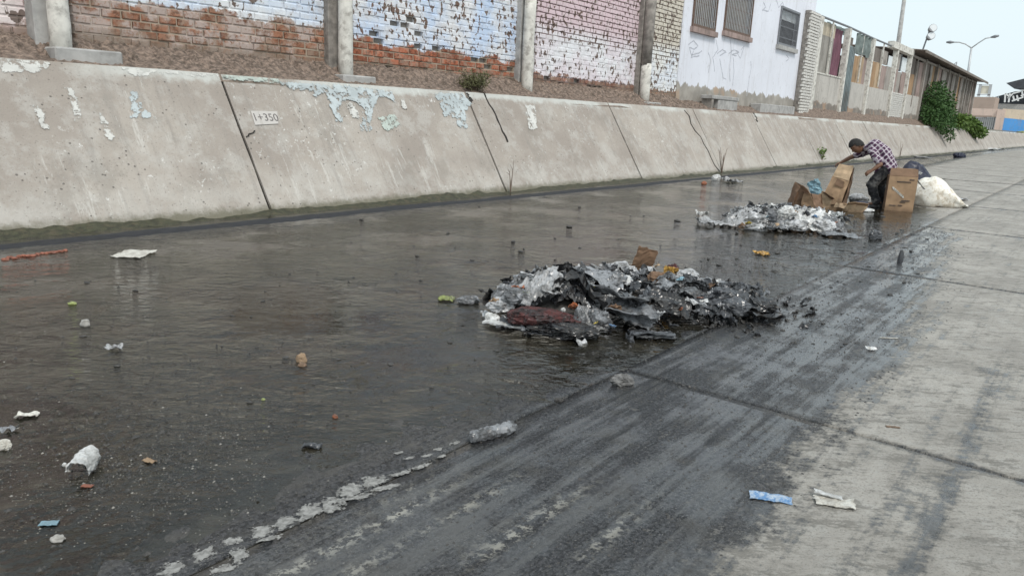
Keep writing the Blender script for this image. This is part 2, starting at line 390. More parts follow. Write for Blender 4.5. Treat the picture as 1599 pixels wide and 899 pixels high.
M['pblack'] = m_plastic('black_plastic', (.018, .018, .020), .22, (.06, .055, .05), .5)
M['pgrey'] = m_plastic('grey_muddy_plastic', (.21, .215, .225), .28, (.03, .028, .026), .7)
M['pdark'] = m_plastic('dark_muddy_plastic', (.075, .078, .085), .26, (.02, .02, .02), .6)
M['pwhite'] = m_plastic('soiled_white_plastic', (.45, .45, .455), .32, (.07, .066, .06), .65)
M['pclean'] = m_plastic('white_plastic', (.72, .72, .71), .4, (.22, .21, .19), .6)
M['foam'] = m_plastic('white_foam', (.68, .68, .67), .7, (.2, .19, .17), .6, 10)
M['pred'] = m_plastic('maroon_net', (.085, .028, .026), .6, (.018, .015, .015), .85, 9)
M['porange'] = m_plastic('orange_wrapper', (.42, .13, .05), .4, (.07, .05, .04), .6)
M['pyellow'] = m_plastic('yellow_wrapper', (.62, .47, .06), .4, (.1, .08, .04), .5)
M['pochre'] = m_plastic('ochre_wrapper', (.50, .29, .07), .45, (.08, .05, .03), .45)
M['pblue'] = m_plastic('blue_plastic', (.10, .24, .46), .4, (.42, .47, .52), .8, 24)
M['pltblue'] = m_plastic('pale_blue_plastic', (.28, .47, .56), .45, (.1, .12, .13), .4)
M['pgreen'] = m_plastic('green_wrapper', (.30, .34, .12), .45, (.06, .06, .03), .6)
M['pnavy'] = m_plastic('navy_cloth', (.02, .025, .05), .7, (.05, .05, .06), .4)
M['sack'] = m_plastic('woven_white_sack', (.74, .71, .64), .65, (.42, .33, .22), .5, 4)
M['paper'] = m_plastic('dirty_paper', (.66, .64, .58), .8, (.25, .22, .18), .5, 14)
M['stoneA'] = simple('pale_stone', (.34, .325, .30), .8, .25, 30, .5, 60, .004, dirt=(.09, .08, .07), dirtamt=.8)
M['stoneB'] = simple('muddy_lump', (.05, .046, .042), .5, .4, 30, .7, 60, .006)
M['stoneC'] = simple('brown_lump', (.17, .11, .07), .6, .35, 30, .7, 60, .006)
M['brickred'] = simple('wet_brick_rubble', (.25, .09, .055), .6, .3, 12, .6, 40, .01, dirt=(.08, .05, .04))
M['tread'] = simple('dried_pale_mud', (.36, .345, .32), .85, .15, 40, .5, 90, .003, dirt=(.2, .19, .17), dirtamt=.5)
M['ink'] = simple('print_ink', (.06, .05, .05), .8, .2, 20, 0)
M['graf'] = simple('pencil_grey_spray', (.47, .48, .53), .9, .2, 20, 0)
M['plate'] = m_plaster('white_number_panel', (.52, .49, .46), dirt=(.36, .33, .29), wear=.8)
M['oldink'] = simple('faded_ink', (.16, .145, .14), .9, .4, 20, 0)
M['stoneD'] = simple('grey_wet_stone', (.15, .145, .14), .6, .3, 30, .6, 50, .006, dirt=(.04, .038, .035), dirtamt=.8)

# ------------------------------------------------------------------ canal floor, water, slope
YSH = [(-10, 2.28), (.8, 2.2), (1.5, 2.36), (1.9, 2.3), (2.35, 2.2), (3.3, 2.02), (5.6, 1.98), (8, 2.03), (14, 2.1), (16, 2.5), (18, 3.4), (22, 5.0), (30, 6.0), (60, 7.2), (160, 7.8)]
YST = [(0, .70), (2, .76), (3.3, .81), (5.4, .88), (7.4, 1.07), (8.9, 1.22), (10.5, 1.4), (12.3, 1.62), (13.6, 1.98), (15, 2.3), (18, 3.2), (22, 4.6), (30, 5.6), (60, 6.9), (160, 7.6)]
WL = -.014
def floor_z(x, y):
    if y < 2.0: return 0.
    d = y-interp(YSH, x)
    z = WL-.030*max(-.5, min(d, .4))-.006*max(0, d-.4)
    n = .006*fbm(x*1.6, y*1.6, 3., 4)+.005*nz(x*8, y*8, 7)
    z += n*(1.15 if d < 1.5 else .9)
    return min(z, .004)
XJ = [-10.15, -5.55, -.95, 3.65, 8.26, 12.86, 17.46, 22.06, 26.66, 31.3, 36., 41., 60., 100., 190.]
def floor_attr(x, y):
    wet = sstep(-.42, .34, y-interp(YST, x)+.08*nz(x*1.3, y*1.3, 1))
    bed = sstep(2.3, 2.9, y)*sstep(8.0, 7.7, y) if y > 1.9 else 0.
    # tyre tracks on the dry side
    for yc, w, a, x0, x1 in ((.26, .055, .62, 1.5, 5.6), (.44, .02, .5, 1.5, 4.6), (.62, .03, .35, 2.4, 5.2), (-.35, .06, .4, 1, 14), (.95, .05, .3, 5.5, 12), (.70, .05, .25, 5.5, 14)):
        yy = yc+.03*nz(x*.7, yc*9, 2)
        wet = max(wet, a*math.exp(-((y-yy)/w)**2)*sstep(x0-.6, x0, x)*sstep(x1+1.0, x1-.6, x))
    wet = max(wet, .55*math.exp(-((x-5.25)/.30)**2-((y-.36)/.12)**2))     # old damp patch
    wet = max(wet, .10+.18*nz(x*.9, y*2.2, 5))
    if x < 30: wet = max(wet, .62*math.exp(-(min(abs(x-k) for k in XJ)/.045)**2))      # soot caught in the joints
    pale = 0.
    for yc, w, x0, x1 in ((1.87, .012, .9, 2.1), (1.79, .016, .95, 1.9), (1.76, .008, .9, 2.3), (1.64, .012, 1.2, 2.0), (1.40, .03, 1.6, 2.2), (1.12, .02, 1.8, 2.2)):
        pale = max(pale, math.exp(-((y-yc-.015*nz(x*2, yc*7))/w)**2)*sstep(x0-.15, x0+.15, x)*sstep(x1+.4, x1-.3, x))
    return wet, bed, pale
def axis(a, b, step):
    n = max(1, int(round((b-a)/step))); return [a+(b-a)*i/n for i in range(n+1)]
def slab(x0, x1, y0, y1, parent):
    g = .013 if x0 < 40 else .015
    x0 += g; x1 -= g; y0 += g; y1 -= g if y1 < 8.7 else 0
    step = .05 if x0 < 6 else .08 if x0 < 12 else .16 if x0 < 25 else .6
    if y1 < -2: step = 1.2
    ystep = step if x0 < 25 else .4
    xs, ys = axis(x0, x1, step), axis(y0, y1, ystep)
    if x1-x0 > 30: xs = axis(x0, x1, 2.)
    nx, ny = len(xs), len(ys); V = []; A = ([], [], [])
    for x in xs:
        for y in ys:
            V.append((x, y, floor_z(x, y)))
            for k, q in enumerate(floor_attr(x, y)): A[k].append(q)
    Fc = [(i*ny+j, (i+1)*ny+j, (i+1)*ny+j+1, i*ny+j+1) for i in range(nx-1) for j in range(ny-1)]
    # skirt
    loop = [i*ny for i in range(nx)]+[(nx-1)*ny+j for j in range(1, ny)]+[i*ny+ny-1 for i in range(nx-2, -1, -1)]+[j for j in range(ny-2, 0, -1)]
    k = len(V)
    for q in loop:
        V.append((V[q][0], V[q][1], -.12))
        for k_, a in enumerate(A): a.append(1. if k_ == 0 else 0.)
    L = len(loop)
    Fc += [(loop[(i+1) % L], loop[i], k+i, k+(i+1) % L) for i in range(L)]
    m = mesh('slab', V, Fc, M['floor'], True)
    for nme, a in zip(('wet', 'bed', 'pale'), A):
        at = m.attributes.new(nme, 'FLOAT', 'POINT'); at.data.foreach_set('value', a)
    return ob('slab', m, parent)
fl = MB().add([(-12, -14, -.10), (190, -14, -.10), (190, 8.8, -.10), (-12, 8.8, -.10)], [(0, 1, 2, 3)]).build('canal_floor', M['joint'])
kind(fl, 'structure', 'concrete canal floor of large slabs, black with sludge on one side')
for a, b in zip(XJ, XJ[1:]):
    slab(a, b, 2., 8.78, fl); slab(a, b, -3., 2., fl)
for a, b in ((-10.15, 3.65), (3.65, 17.46), (17.46, 41), (41, 190)): slab(a, b, -13.5, -3., fl)
kind(MB().add([(-10, 1.97, WL), (185, 1.97, WL), (185, 8.74, WL), (-10, 8.74, WL)], [(0, 1, 2, 3)]).build('water', M['water']), 'structure', 'shallow dark sewage water spread over the canal floor')

# slope of tilted concrete panels
JX = [-4.4, .55, 5.62, 10.67, 15.9, 20.67, 25.33, 30.26, 35.2, 40.2, 45.2, 50.2, 55.2, 60.2, 65.2, 70.2, 75.2, 80.2, 85.2, 92, 100, 110, 120, 132]
SU = Vector((0, ST-SF, SZ)).normalized(); SLEN = Vector((0, ST-SF, SZ)).length
def sp(x, s, d=0.): return Vector((x, SF, 0))+SU*s+SLN*d
bk = MB()
bk.add([sp(-6, -.3, -.03), sp(132, -.3, -.03), sp(132, SLEN, -.03), sp(-6, SLEN, -.03)], [(0, 1, 2, 3)])
slo = bk.build('canal_slope', M['joint']); kind(slo, 'structure', 'pale tilted concrete bank of the canal')
rs = random.Random(4)
for i, (a, b) in enumerate(zip(JX, JX[1:])):
    a += .022; b -= .022
    tl = [rs.uniform(-.012, .012) for _ in range(4)]
    n, mth = max(6, int((b-a)/.25)), 10
    V = []; F = []
    for s in (0, 1):
        for k in range(n+1):
            for j in range(mth+1):
                u, v = k/n, j/mth
                off = (tl[0]*(1-u)*(1-v)+tl[1]*u*(1-v)+tl[2]*u*v+tl[3]*(1-u)*v)+.006*nz(u*5+i*3, v*3, 1)
                ed = .010*sum(nz((a if k == 0 else b)*7, v*14, 3+k) for _ in (0,)) if k in (0, n) else 0
                top = .018*nz(u*(b-a)*2.5+i, 9, 2) if j == mth else 0
                if s: off = -.16
                V.append(sp(a+(b-a)*u+ed, -.30+(SLEN+.30)*v+top, off))
    K = (n+1)*(mth+1)
    idx = lambda s, k, j: s*K+k*(mth+1)+j
    for k in range(n):
        for j in range(mth):
            F.append((idx(0, k, j), idx(0, k+1, j), idx(0, k+1, j+1), idx(0, k, j+1)))
        F.append((idx(0, k, mth), idx(0, k+1, mth), idx(1, k+1, mth), idx(1, k, mth)))
    for j in range(mth):
        F.append((idx(0, 0, j+1), idx(1, 0, j+1), idx(1, 0, j), idx(0, 0, j)))
        F.append((idx(0, n, j), idx(1, n, j), idx(1, n, j+1), idx(0, n, j+1)))
    ob('panel', mesh('panel', V, F, M['slope']), slo)
# cracks along and beside some joints: thin dark broken strips let into the face
def ribbon(name, pts, w, th, mat, parent, nrm, seed=0, jit=0.):
    r = random.Random(seed); mb = MB(); pts = [Vector(p) for p in pts]; L = []
    for i, p in enumerate(pts):
        d = (pts[min(i+1, len(pts)-1)]-pts[max(i-1, 0)]).normalized(); u = d.cross(nrm).normalized()
        ww = w*(1+jit*r.uniform(-1, 1)); q = p+u*jit*w*r.uniform(-1, 1)
        L.append([q-u*ww/2-nrm*.02, q+u*ww/2-nrm*.02, q+u*ww/2+nrm*th, q-u*ww/2+nrm*th])
    for A in L: mb.v += [tuple(p) for p in A]
    for i in range(len(L)-1):
        for j in range(4):
            a, b = i*4+j, i*4+(j+1) % 4; mb.f.append((a, b, b+4, a+4))
    mb.f += [(3, 2, 1, 0), tuple((len(L)-1)*4+j for j in range(4))]
    return mb.build(name, mat, parent)
def rough_line(a, b, n, amp, seed):
    r = random.Random(seed); a, b = Vector(a), Vector(b); d = b-a; u = Vector((d.y, -d.x))
    u = Vector((-d.y, d.x)).normalized() if len(d) == 2 else Vector((1, 0, 0))
    return [(a+d*i/n)+u*(amp*r.uniform(-1, 1) if 0 < i < n else 0) for i in range(n+1)]
for k, (a, b, w, am) in enumerate([((756, 146), (793, 222), .03, 2.2), ((1068, 172), (1123, 268), .03, 2.5), ((384, 214), (398, 205), .012, 1.), ((728, 146), (736, 160), .05, 1.5), ((1176, 178), (1183, 190), .05, 1.5)]):
    ribbon('crack', [atS(*p) for p in rough_line(a, b, 9, am, k)], w, .0165, M['joint'], slo, SLN, k, .5)

# flakes of old blue-white paint on the slope
def m_flake(name, c):
    t = Mt(name); p = t.pos()
    col = t.mix(t.rng(t.noise(p, 4, 5), .35, .65), c, tuple(min(1, k*1.25) for k in c))
    e = t.math('SUBTRACT', t.attr('edge'), t.math('MULTIPLY', t.noise(p, 14, 5, .7), .9))
    al = t.math('MULTIPLY', t.rng(e, -.18, -.12), t.math('LESS_THAN', t.noise(p, 7, 9, .78), .535))
    return t.fin(col, .85, alpha=al)
M['flakeA'] = m_flake('flaking_blue_paint', (.385, .42, .425)); M['flakeB'] = m_flake('flaking_white_paint', (.50, .49, .46))
M['flakeC'] = m_flake('flaking_green_paint', (.38, .42, .38))
def flake(poly, mat, d=.014, step=.05):
    pts = [atS(*p) for p in poly]
    uv = [(p.x, (p-Vector((p.x, SF, 0))).dot(SU)) for p in pts]
    def inside(x, y):
        c = False
        for (x1, y1), (x2, y2) in zip(uv, uv[1:]+uv[:1]):
            if (y1 > y) != (y2 > y) and x < (x2-x1)*(y-y1)/(y2-y1)+x1: c = not c
        return c
    def dist(x, y):
        m_ = 9
        for (x1, y1), (x2, y2) in zip(uv, uv[1:]+uv[:1]):
            dx, dy = x2-x1, y2-y1; t_ = max(0, min(1, ((x-x1)*dx+(y-y1)*dy)/(dx*dx+dy*dy+1e-9)))
            m_ = min(m_, math.hypot(x-x1-t_*dx, y-y1-t_*dy))
        return m_
    xa, xb = min(u for u, v in uv)-.1, max(u for u, v in uv)+.1; ya, yb = min(v for u, v in uv)-.1, min(SLEN-.015, max(v for u, v in uv)+.1)
    nx, ny = int((xb-xa)/step)+2, int((yb-ya)/step)+2; V = []; E_ = []
    for i in range(nx):
        for j in range(ny):
            x, y = xa+(xb-xa)*i/(nx-1), ya+(yb-ya)*j/(ny-1)
            s = dist(x, y)*(1 if inside(x, y) else -1)
            V.append(sp(x, y, d)); E_.append(max(-1, min(1, s/.10))*.45+.30)
    F = [(i*ny+j, (i+1)*ny+j, (i+1)*ny+j+1, i*ny+j+1) for i in range(nx-1) for j in range(ny-1)
         if max(E_[i*ny+j], E_[(i+1)*ny+j], E_[(i+1)*ny+j+1], E_[i*ny+j+1]) > -.1]
    m = mesh('paint_flake', V, F, mat); at = m.attributes.new('edge', 'FLOAT', 'POINT'); at.data.foreach_set('value', E_)
    return ob('paint_flake', m, slo)
flake([(430, 128), (520, 133), (610, 143), (618, 160), (603, 152), (590, 152), (583, 165), (578, 190), (580, 206), (560, 205), (566, 188), (567, 170), (555, 160), (540, 155), (531, 162), (527, 175), (537, 192), (524, 190), (515, 165), (508, 145), (490, 152), (480, 140), (455, 142)], M['flakeA'])
flake([(676, 145), (722, 148), (736, 162), (725, 176), (730, 202), (714, 198), (712, 185), (692, 181), (688, 165)], M['flakeA'])
flake([(204, 142), (213, 146), (218, 164), (234, 176), (240, 183), (204, 183)], M['flakeA'])
flake([(0, 90), (70, 94), (78, 104), (60, 113), (20, 113), (0, 111)], M['flakeB'])
flake([(188, 104), (250, 109), (341, 116), (341, 121), (240, 114), (215, 122), (203, 116)], M['flakeB'])
flake([(345, 116), (430, 124), (440, 131), (400, 128), (345, 122)], M['flakeC'])
flake([(103, 138), (112, 140), (124, 168), (126, 185), (118, 188), (110, 160)], M['flakeB'])
flake([(150, 175), (160, 180), (178, 215), (172, 222)], M['flakeB'])
flake([(50, 165), (62, 168), (75, 205), (66, 203)], M['flakeB'])
flake([(590, 185), (615, 180), (625, 195), (600, 205)], M['flakeC'])
flake([(540, 165), (548, 160), (557, 175), (560, 186), (550, 184)], M['flakeB'])
flake([(625, 155), (632, 157), (634, 170), (628, 170)], M['flakeB'])
flake([(820, 165), (835, 166), (838, 200), (826, 205)], M['flakeB'])
# painted station number
q = [atS(*p) for p in ((391, 174), (432, 175), (434, 194), (398, 196))]
pl = MB().add([p+SLN*d for d in (.0, .0135) for p in (q[0], q[1], q[2], q[3])], BOXF).build('number_panel', M['plate'], slo)
pl['label'] = 'small white painted rectangle with a hand-lettered survey number'
tc = bpy.data.curves.new('survey_number', 'FONT'); tc.body = '1+350'; tc.size = .17; tc.extrude = .002; tc.align_x = 'CENTER'; tc.align_y = 'CENTER'
tmp = bpy.data.objects.new('tmp', tc); COL.objects.link(tmp)
bpy.context.view_layer.update()
tm = bpy.data.meshes.new_from_object(tmp.evaluated_get(bpy.context.evaluated_depsgraph_get())); bpy.data.objects.remove(tmp)
tm.materials.clear(); tm.materials.append(M['oldink'])
cc = (q[0]+q[1]+q[2]+q[3])/4; ax = (q[1]-q[0]).normalized(); ay = SLN.cross(ax)
to = ob('lettering', tm, pl); to.matrix_local = Matrix(((ax.x, ay.x, SLN.x, 0), (ax.y, ay.y, SLN.y, 0), (ax.z, ay.z, SLN.z, 0), (0, 0, 0, 1)))
to.location = cc+SLN*.0145; to.scale = (.95, 1., 1)

# mud and algae heaped along the slope foot
V = []; F = []; xs = axis(-2, 40, .06)+axis(40.3, 130, .4); prof = [(-.34, -.02), (-.22, .0), (-.12, .35), (-.02, .8), (.04, 1.), (.10, 1.0)]
for x in xs:
    h = max(.012, .055+.07*fbm(x*.5, 2, 0, 3)+.035*nz(x*4, 5))
    for dy, k in prof:
        V.append((x, SF+dy+.05*nz(x*3, dy*9, 2), max(-.05, WL-.01+h*k+.012*nz(x*14, dy*40, 4))))
n = len(prof)
for i in range(len(xs)-1):
    for j in range(n-1): F.append((i*n+j, (i+1)*n+j, (i+1)*n+j+1, i*n+j+1))
kind(ob('algae_fringe', mesh('algae_fringe', V, F, M['moss'], True)), 'stuff', 'strip of brown and green algae mud along the slope foot')

# black sludge settled in the gutter along the slope foot
V = []; F = []; xs = axis(-2, 40, .06)+axis(40.3, 120, .5)
for x in xs:
    w0 = .27+.12*nz(x*.6, 3)+.06*nz(x*3.1, 8); c0 = 8.12+.08*nz(x*.45, 11)
    for j in range(9):
        u = j/8*2-1; V.append((x, c0+u*w0+.02*nz(x*7, j*3.1), WL-.012+.020*(1-u*u)+.004*nz(x*9, u*5, 2)))
for i in range(len(xs)-1):
    for j in range(8): F.append((i*9+j, (i+1)*9+j, (i+1)*9+j+1, i*9+j+1))
M['sludge'] = simple('black_gutter_sludge', (.012, .014, .020), .7, .5, 9, .6, 30, .01, dirt=(.03, .031, .03))
kind(ob('gutter_sludge', mesh('gutter_sludge', V, F, M['sludge'], True)), 'stuff', 'black sludge line in the gutter along the slope foot')

# ledge and earth bank on top of the slope
V = []; F = []; xs = axis(-4, 24, .035)+axis(24.2, 84, .2)
def bank_h(x): return interp([(-4, .10), (3.8, .12), (8, .12), (9, .17), (20.5, .16), (21.3, .04), (32, .05), (33.5, .22), (52, .2), (84, .15)], x)
for x in xs:
    b = bank_h(x)
    for k, (y, z) in enumerate(((9.74, 1.70), (9.815, 1.80), (9.90, 1.815), (10.1, 1.85+b*.2), (10.28, 1.90+b*.5), (10.42, 1.96+b*.8), (10.54, 1.99+b), (10.66, 2.02+b*1.15))):
        a = 0 if k < 2 else .03 if k < 4 else .055
        V.append((x, y+.35*a*nz(x*3, k*3, 5), z+a*nz(x*5, y*6, 1)+a*1.1*nz(x*15, y*15, 2)+a*.8*nz(x*31, y*31, 6)))
for i in range(len(xs)-1):
    for j in range(7): F.append((i*8+j, (i+1)*8+j, (i+1)*8+j+1, i*8+j+1))
bm_ = mesh('earth_bank', V, F, [M['sand'], M['earth']], True)
for k, pg in enumerate(bm_.polygons): pg.material_index = 1 if (k % 7) >= 1 else 0
kind(ob('earth_bank', bm_), 'structure', 'rough earth ledge between the concrete slope and the walls')
# ground outside the canal, out to the horizon
g = MB().add([(-60, 10.6, 1.98), (150, 10.6, 1.98), (150, -900, 1.98), (2200, -900, 1.98), (2200, 1500, 1.98), (-60, 1500, 1.98)], [(0, 1, 2, 3, 4, 5)])
kind(g.build('ground', M['ground']), 'structure', 'dusty ground level beyond the canal')

# ------------------------------------------------------------------ brick walls
WY = 10.60
def brick_mesh(seed, L=.232, D=.09, Hh=.094):
    r = random.Random(seed); b = bmesh.new()
    bmesh.ops.create_cube(b, size=1)
    for v in b.verts:
        v.co.x = v.co.x*L+r.uniform(-.004, .004); v.co.y = v.co.y*D+(r.uniform(-.004, .004)); v.co.z = v.co.z*Hh+r.uniform(-.004, .004)
    bmesh.ops.bevel(b, geom=[e for e in b.edges if min(v.co.y for v in e.verts) < 0 and max(v.co.y for v in e.verts) < 0], offset=.009, segments=1, affect='EDGES')
    m = bpy.data.meshes.new('brick'); b.to_mesh(m); b.free(); return m
def brick_wall(label, X0, X1, z0, mats, top=5.4, holes=(), rough=.004, deep=.016, seed=0, skip=0., seen=300):
    r = random.Random(seed)
    w = thing('brick_wall', label, 'wall', ((X0+X1)/2, WY+.15, z0))
    o0 = Vector((-(X0+X1)/2, -(WY+.15), -z0))
    def loc(p): return Vector(p)+o0
    core = MB().box(X0+o0.x, X1+o0.x, WY+.085+o0.y, WY+.26+o0.y, 0, top-z0)
    core.build('core', M['postdark'], w)
    pr, pl_ = .114, .25
    variants = []
    for k in range(6):
        m = brick_mesh(seed*10+k); m.materials.append(mats[0]); variants.append(m)
    rows = int((top-z0)/pr)
    cand = []; mort = MB()
    for i in range(rows):
        zc = z0+pr*(i+.5)
        dp = deep(zc) if callable(deep) else deep
        mort.box(X0+o0.x, X1+o0.x, WY+dp+o0.y, WY+.09+o0.y, pr*(i+1)-.012, pr*(i+1)+.012)
        off = (i % 2)*pl_/2-r.uniform(0, .03)
        x = X0+off-pl_ if off > .06 else X0+off
        while x < X1-.03:
            a, b = max(x, X0), min(x+pl_, X1)
            if b-a > .05:
                cand.append((a, b, zc, i))
                mort.box(b-.011+o0.x, b+.011+o0.x if b < X1-.02 else X1+o0.x, WY+dp+.001+o0.y, WY+.088+o0.y, pr*i+.010, pr*(i+1)-.010)
            x += pl_+r.uniform(-.012, .012)
    mort.build('mortar_joints', mats[1], w)
    vis = []
    rest = MB()
    def hole(a, b, z): return any(abs((a+b)/2-hx) < .13 and abs(z-hz) < .06 for hx, hz in holes)
    for a, b, zc, i in cand:
        if hole(a, b, zc) or r.random() < skip: continue
        zt = interp([(3.3, 2.5), (8.2, 3.17), (13.4, 3.89), (20.7, 4.9)], a)
        if zc < zt+.1: vis.append((a, b, zc))
        else: rest.box(a+.008+o0.x, b-.008+o0.x, WY+o0.y, WY+.085+o0.y, zc-.047-z0, zc+.047-z0)
    vis.sort(key=lambda q: q[0])
    for n_, (a, b, zc) in enumerate(vis):
        dy = r.uniform(-rough, rough)*(2.2 if zc < z0+.35 else 1)
        if n_ < seen:
            o = ob('brick', variants[r.randrange(6)], w, loc(((a+b)/2, WY+.045+dy, zc)), (0, r.uniform(-.012, .012), r.uniform(-.01, .01)), ((b-a-.018)/.232, 1, 1))
        else:
            rest.box(a+.008+o0.x, b-.008+o0.x, WY+dy+o0.y, WY+.085+o0.y, zc-.047-z0, zc+.047-z0)
    if rest.v:
        kind(rest.build('brick_courses', mats[0], w), 'stuff')
    return w
RED = (.33, .155, .095); MOR = (.44, .36, .28)
PW, PB, PP = (.73, .72, .70), (.54, .64, .80), (.70, .56, .57)
def pair(nm, red, A, B, edge, **k):
    return (m_wall(nm+'_brick', red, A, B, edge, **k), m_wall(nm+'_mortar', k.pop('mor', MOR), A, B, edge, mortar=True, **k))
mt = pair('pink_wall', (.32, .16, .11), PP, (.74, .66, .64), 2.30, chip=.9, film=(.50, .38, .36))
brick_wall('pink painted brick wall left of the double post, worn to brown below', .4, 3.62, 2.10, mt, seed=1)
mt = pair('blue_white_wall', RED, (.60, .67, .78), (.74, .75, .76), 2.66, chip=.35, film=(.46, .385, .35), slope=.02, x0=4.0)
brick_wall('blue-white painted wall with a broad strip of bare orange bricks, behind the nearest pole', 4.10, 8.14, 2.10, mt, seed=2, rough=.006)
mt = pair('blue_wall', (.36, .125, .07), PB, (.72, .72, .73), 2.60, chip=.95, slope=-.01, x0=8.6)
hl = [(10.0, 3.12), (9.72, 2.98), (10.33, 2.84), (10.62, 2.64), (10.12, 2.57), (12.1, 2.55), (9.28, 2.58), (9.0, 2.72), (13.1, 2.35), (13.2, 2.2), (12.9, 2.2), (12.2, 2.42), (10.55, 2.2), (9.45, 2.2), (11.8, 2.45)]
brick_wall('chipped light blue wall with bright red bare bricks below and small holes', 8.62, 13.26, 2.10, mt, seed=3, rough=.009, holes=hl, deep=lambda z: .018 if z < 2.62 else .008)
A4 = dict(chip=.85, hi=(3.2, 3.7, (.66, .52, .55)))
mt = (m_wall('pink_white_brick', (.30, .15, .11), (.76, .76, .78), (.73, .66, .70), 2.36, **A4), m_wall('pink_white_mortar', (.20, .14, .13), (.76, .76, .78), (.73, .66, .70), 2.36, mortar='deep', **A4))
brick_wall('white and pink wall whose upper bricks show dark open joints', 13.90, 18.55, 2.12, mt, seed=4, rough=.006, deep=lambda z: .026 if z > 3.3 else .007, holes=[(15.1, 2.2), (16.2, 2.2), (16.5, 2.2), (16.8, 2.2), (14.3, 2.3), (15.6, 2.32)])
A5 = dict(chip=1., hi=(3.35, 3.7, (.60, .55, .47)))
mt = (m_wall('cream_brick', (.30, .17, .12), (.70, .73, .78), (.74, .73, .70), 2.30, **A5), m_wall('cream_mortar', (.20, .16, .13), (.70, .73, .78), (.74, .73, .70), 2.30, mortar='deep', **A5))
brick_wall('narrow cream brick wall between the dark pole and the white building', 19.05, 21.10, 2.12, mt, seed=5, rough=.006, deep=lambda z: .026 if z > 3.3 else .007)

# ------------------------------------------------------------------ poles in front of the walls
def pole(label, px, py, Y, rad, lean, mat, foot, top=5.6, upper=None, seed=0):
    b = atY(px, py, Y); b.z -= .12
    t = thing('concrete_pole', label, 'pole', b, group='poles along the brick wall')
    r = random.Random(seed); mb = MB()
    zs = [0, .4, .8, 1.2, 1.8, 2.5, top-b.z]
    if upper: zs = [z for z in zs if z < upper[0]]+[upper[0]]
    mb.tube([(lean*z+r.uniform(-.008, .008), r.uniform(-.008, .008), z) for z in zs], [rad*(1-.03*z)*r.uniform(.97, 1.03) for z in zs], 16)
    mb.build('shaft', mat, t, True)
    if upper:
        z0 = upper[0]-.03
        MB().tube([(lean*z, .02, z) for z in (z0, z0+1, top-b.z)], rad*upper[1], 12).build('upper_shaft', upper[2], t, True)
    if foot:
        x0, x1, h = foot
        MB().box(x0, x1, -.30, .16, -.05, h).build('footing', M['pier'], t, bevel=.02)
    return t
p1 = pole('thick white nearest pole on a grey block, beside a grey pier', 96, 78, 10.25, .122, .0, M['post'], (-.18, .60, .14), seed=1)
q = atY(68, 70, 10.47); MB().box(q.x-.12, q.x+.14, 10.36, 10.62, 1.95, 5.5).build('pier', M['pier'], None, bevel=.012)
tag(bpy.data.objects['pier'], 'square grey concrete pier just left of the nearest white pole', 'pier')
pole('slim whitish pole with a dark strip for shade at its left between the orange and red bricks', 540, 118, 10.28, .122, .0, M['post'], (-.28, .42, .12), seed=2)
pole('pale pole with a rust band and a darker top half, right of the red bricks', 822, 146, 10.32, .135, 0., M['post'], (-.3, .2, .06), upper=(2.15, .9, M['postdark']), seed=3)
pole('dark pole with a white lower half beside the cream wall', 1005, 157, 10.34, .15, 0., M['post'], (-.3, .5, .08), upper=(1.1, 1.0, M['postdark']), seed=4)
for px, y0, y1, m_ in ((520, 20, 118, 'postdark'), (812, 30, 140, 'pier'), (996, 5, 152, 'postdark')):  # first one is a dark strip standing for the gap and pillar shade
    a = atY(px, y1, 10.5)
    o = MB().box(a.x-.10, a.x+.12, 10.47, 10.64, 1.95, 5.4).build('pier', M[m_], None, bevel=.01)
    tag(o, {520: 'thin dark strip added for the shade behind the slim whitish pole', 812: 'thin grey pier left of the pole with the rust band', 996: 'thin dark pier left of the half white pole'}[px], 'pier')
# rust band of the third pole
a = atY(826, 83, 10.32); 
# loose block by the white building
a = atY(1108, 172, 10.1); b = atY(1150, 176, 10.1)
t = thing('concrete_bench', 'low concrete bench block under the barred windows', 'bench', (a.x, 10.25, 1.88))
L = b.x-a.x
MB().box(0, L, -.2, .2, .28, .40).build('seat', M['pier'], t, bevel=.015)
MB().box(.55, L-.05, -.18, .18, -.05, .278).build('leg', M['pier'], t, bevel=.015)
MB().box(.05, .2, -.18, .18, -.05, .278).build('leg', M['postdark'], t, bevel=.015)
a = atY(1185, 176, 10.2); b = atY(1238, 180, 10.2)
tag(MB().box(a.x, b.x, 10.15, 10.56, 1.85, 2.18).build('concrete_kerb', M['pier'], None, bevel=.02), 'long grey concrete kerb at the foot of the white building', 'kerb')

# ------------------------------------------------------------------ white building with barred windows
BX0, BX1, BT = 21.12, 33.25, 9.2
wb = thing('white_building', 'tall white plastered building with three barred windows', 'building', ((BX0+BX1)/2, WY+2, 1.98))
def wloc(x, y, z): return (x-wb.location.x, y-wb.location.y, z-wb.location.z)
def wbox(mb, x0, x1, y0, y1, z0, z1):
    a = wloc(x0, y0, z0); b = wloc(x1, y1, z1); return mb.box(a[0], b[0], a[1], b[1], a[2], b[2])
WINS = [(21.72, 23.42, 4.27, 5.75, 'rust'), (24.08, 26.38, 4.40, 5.95, 'rust'), (29.16, 31.30, 4.45, 5.85, 'greysteel')]
mb = MB(); y0, y1 = WY, WY+.25
xs = sorted({BX0, BX1, *[k for w in WINS for k in w[:2]]})
for a, b in zip(xs, xs[1:]):
    w = [k for k in WINS if k[0] == a and k[1] == b]
    if w:
        wbox(mb, a, b, y0, y1, 1.9, w[0][2]); wbox(mb, a, b, y0, y1, w[0][3], BT)
    else: wbox(mb, a, b, y0, y1, 1.9, BT)
mb.build('wall', M['white'], wb)
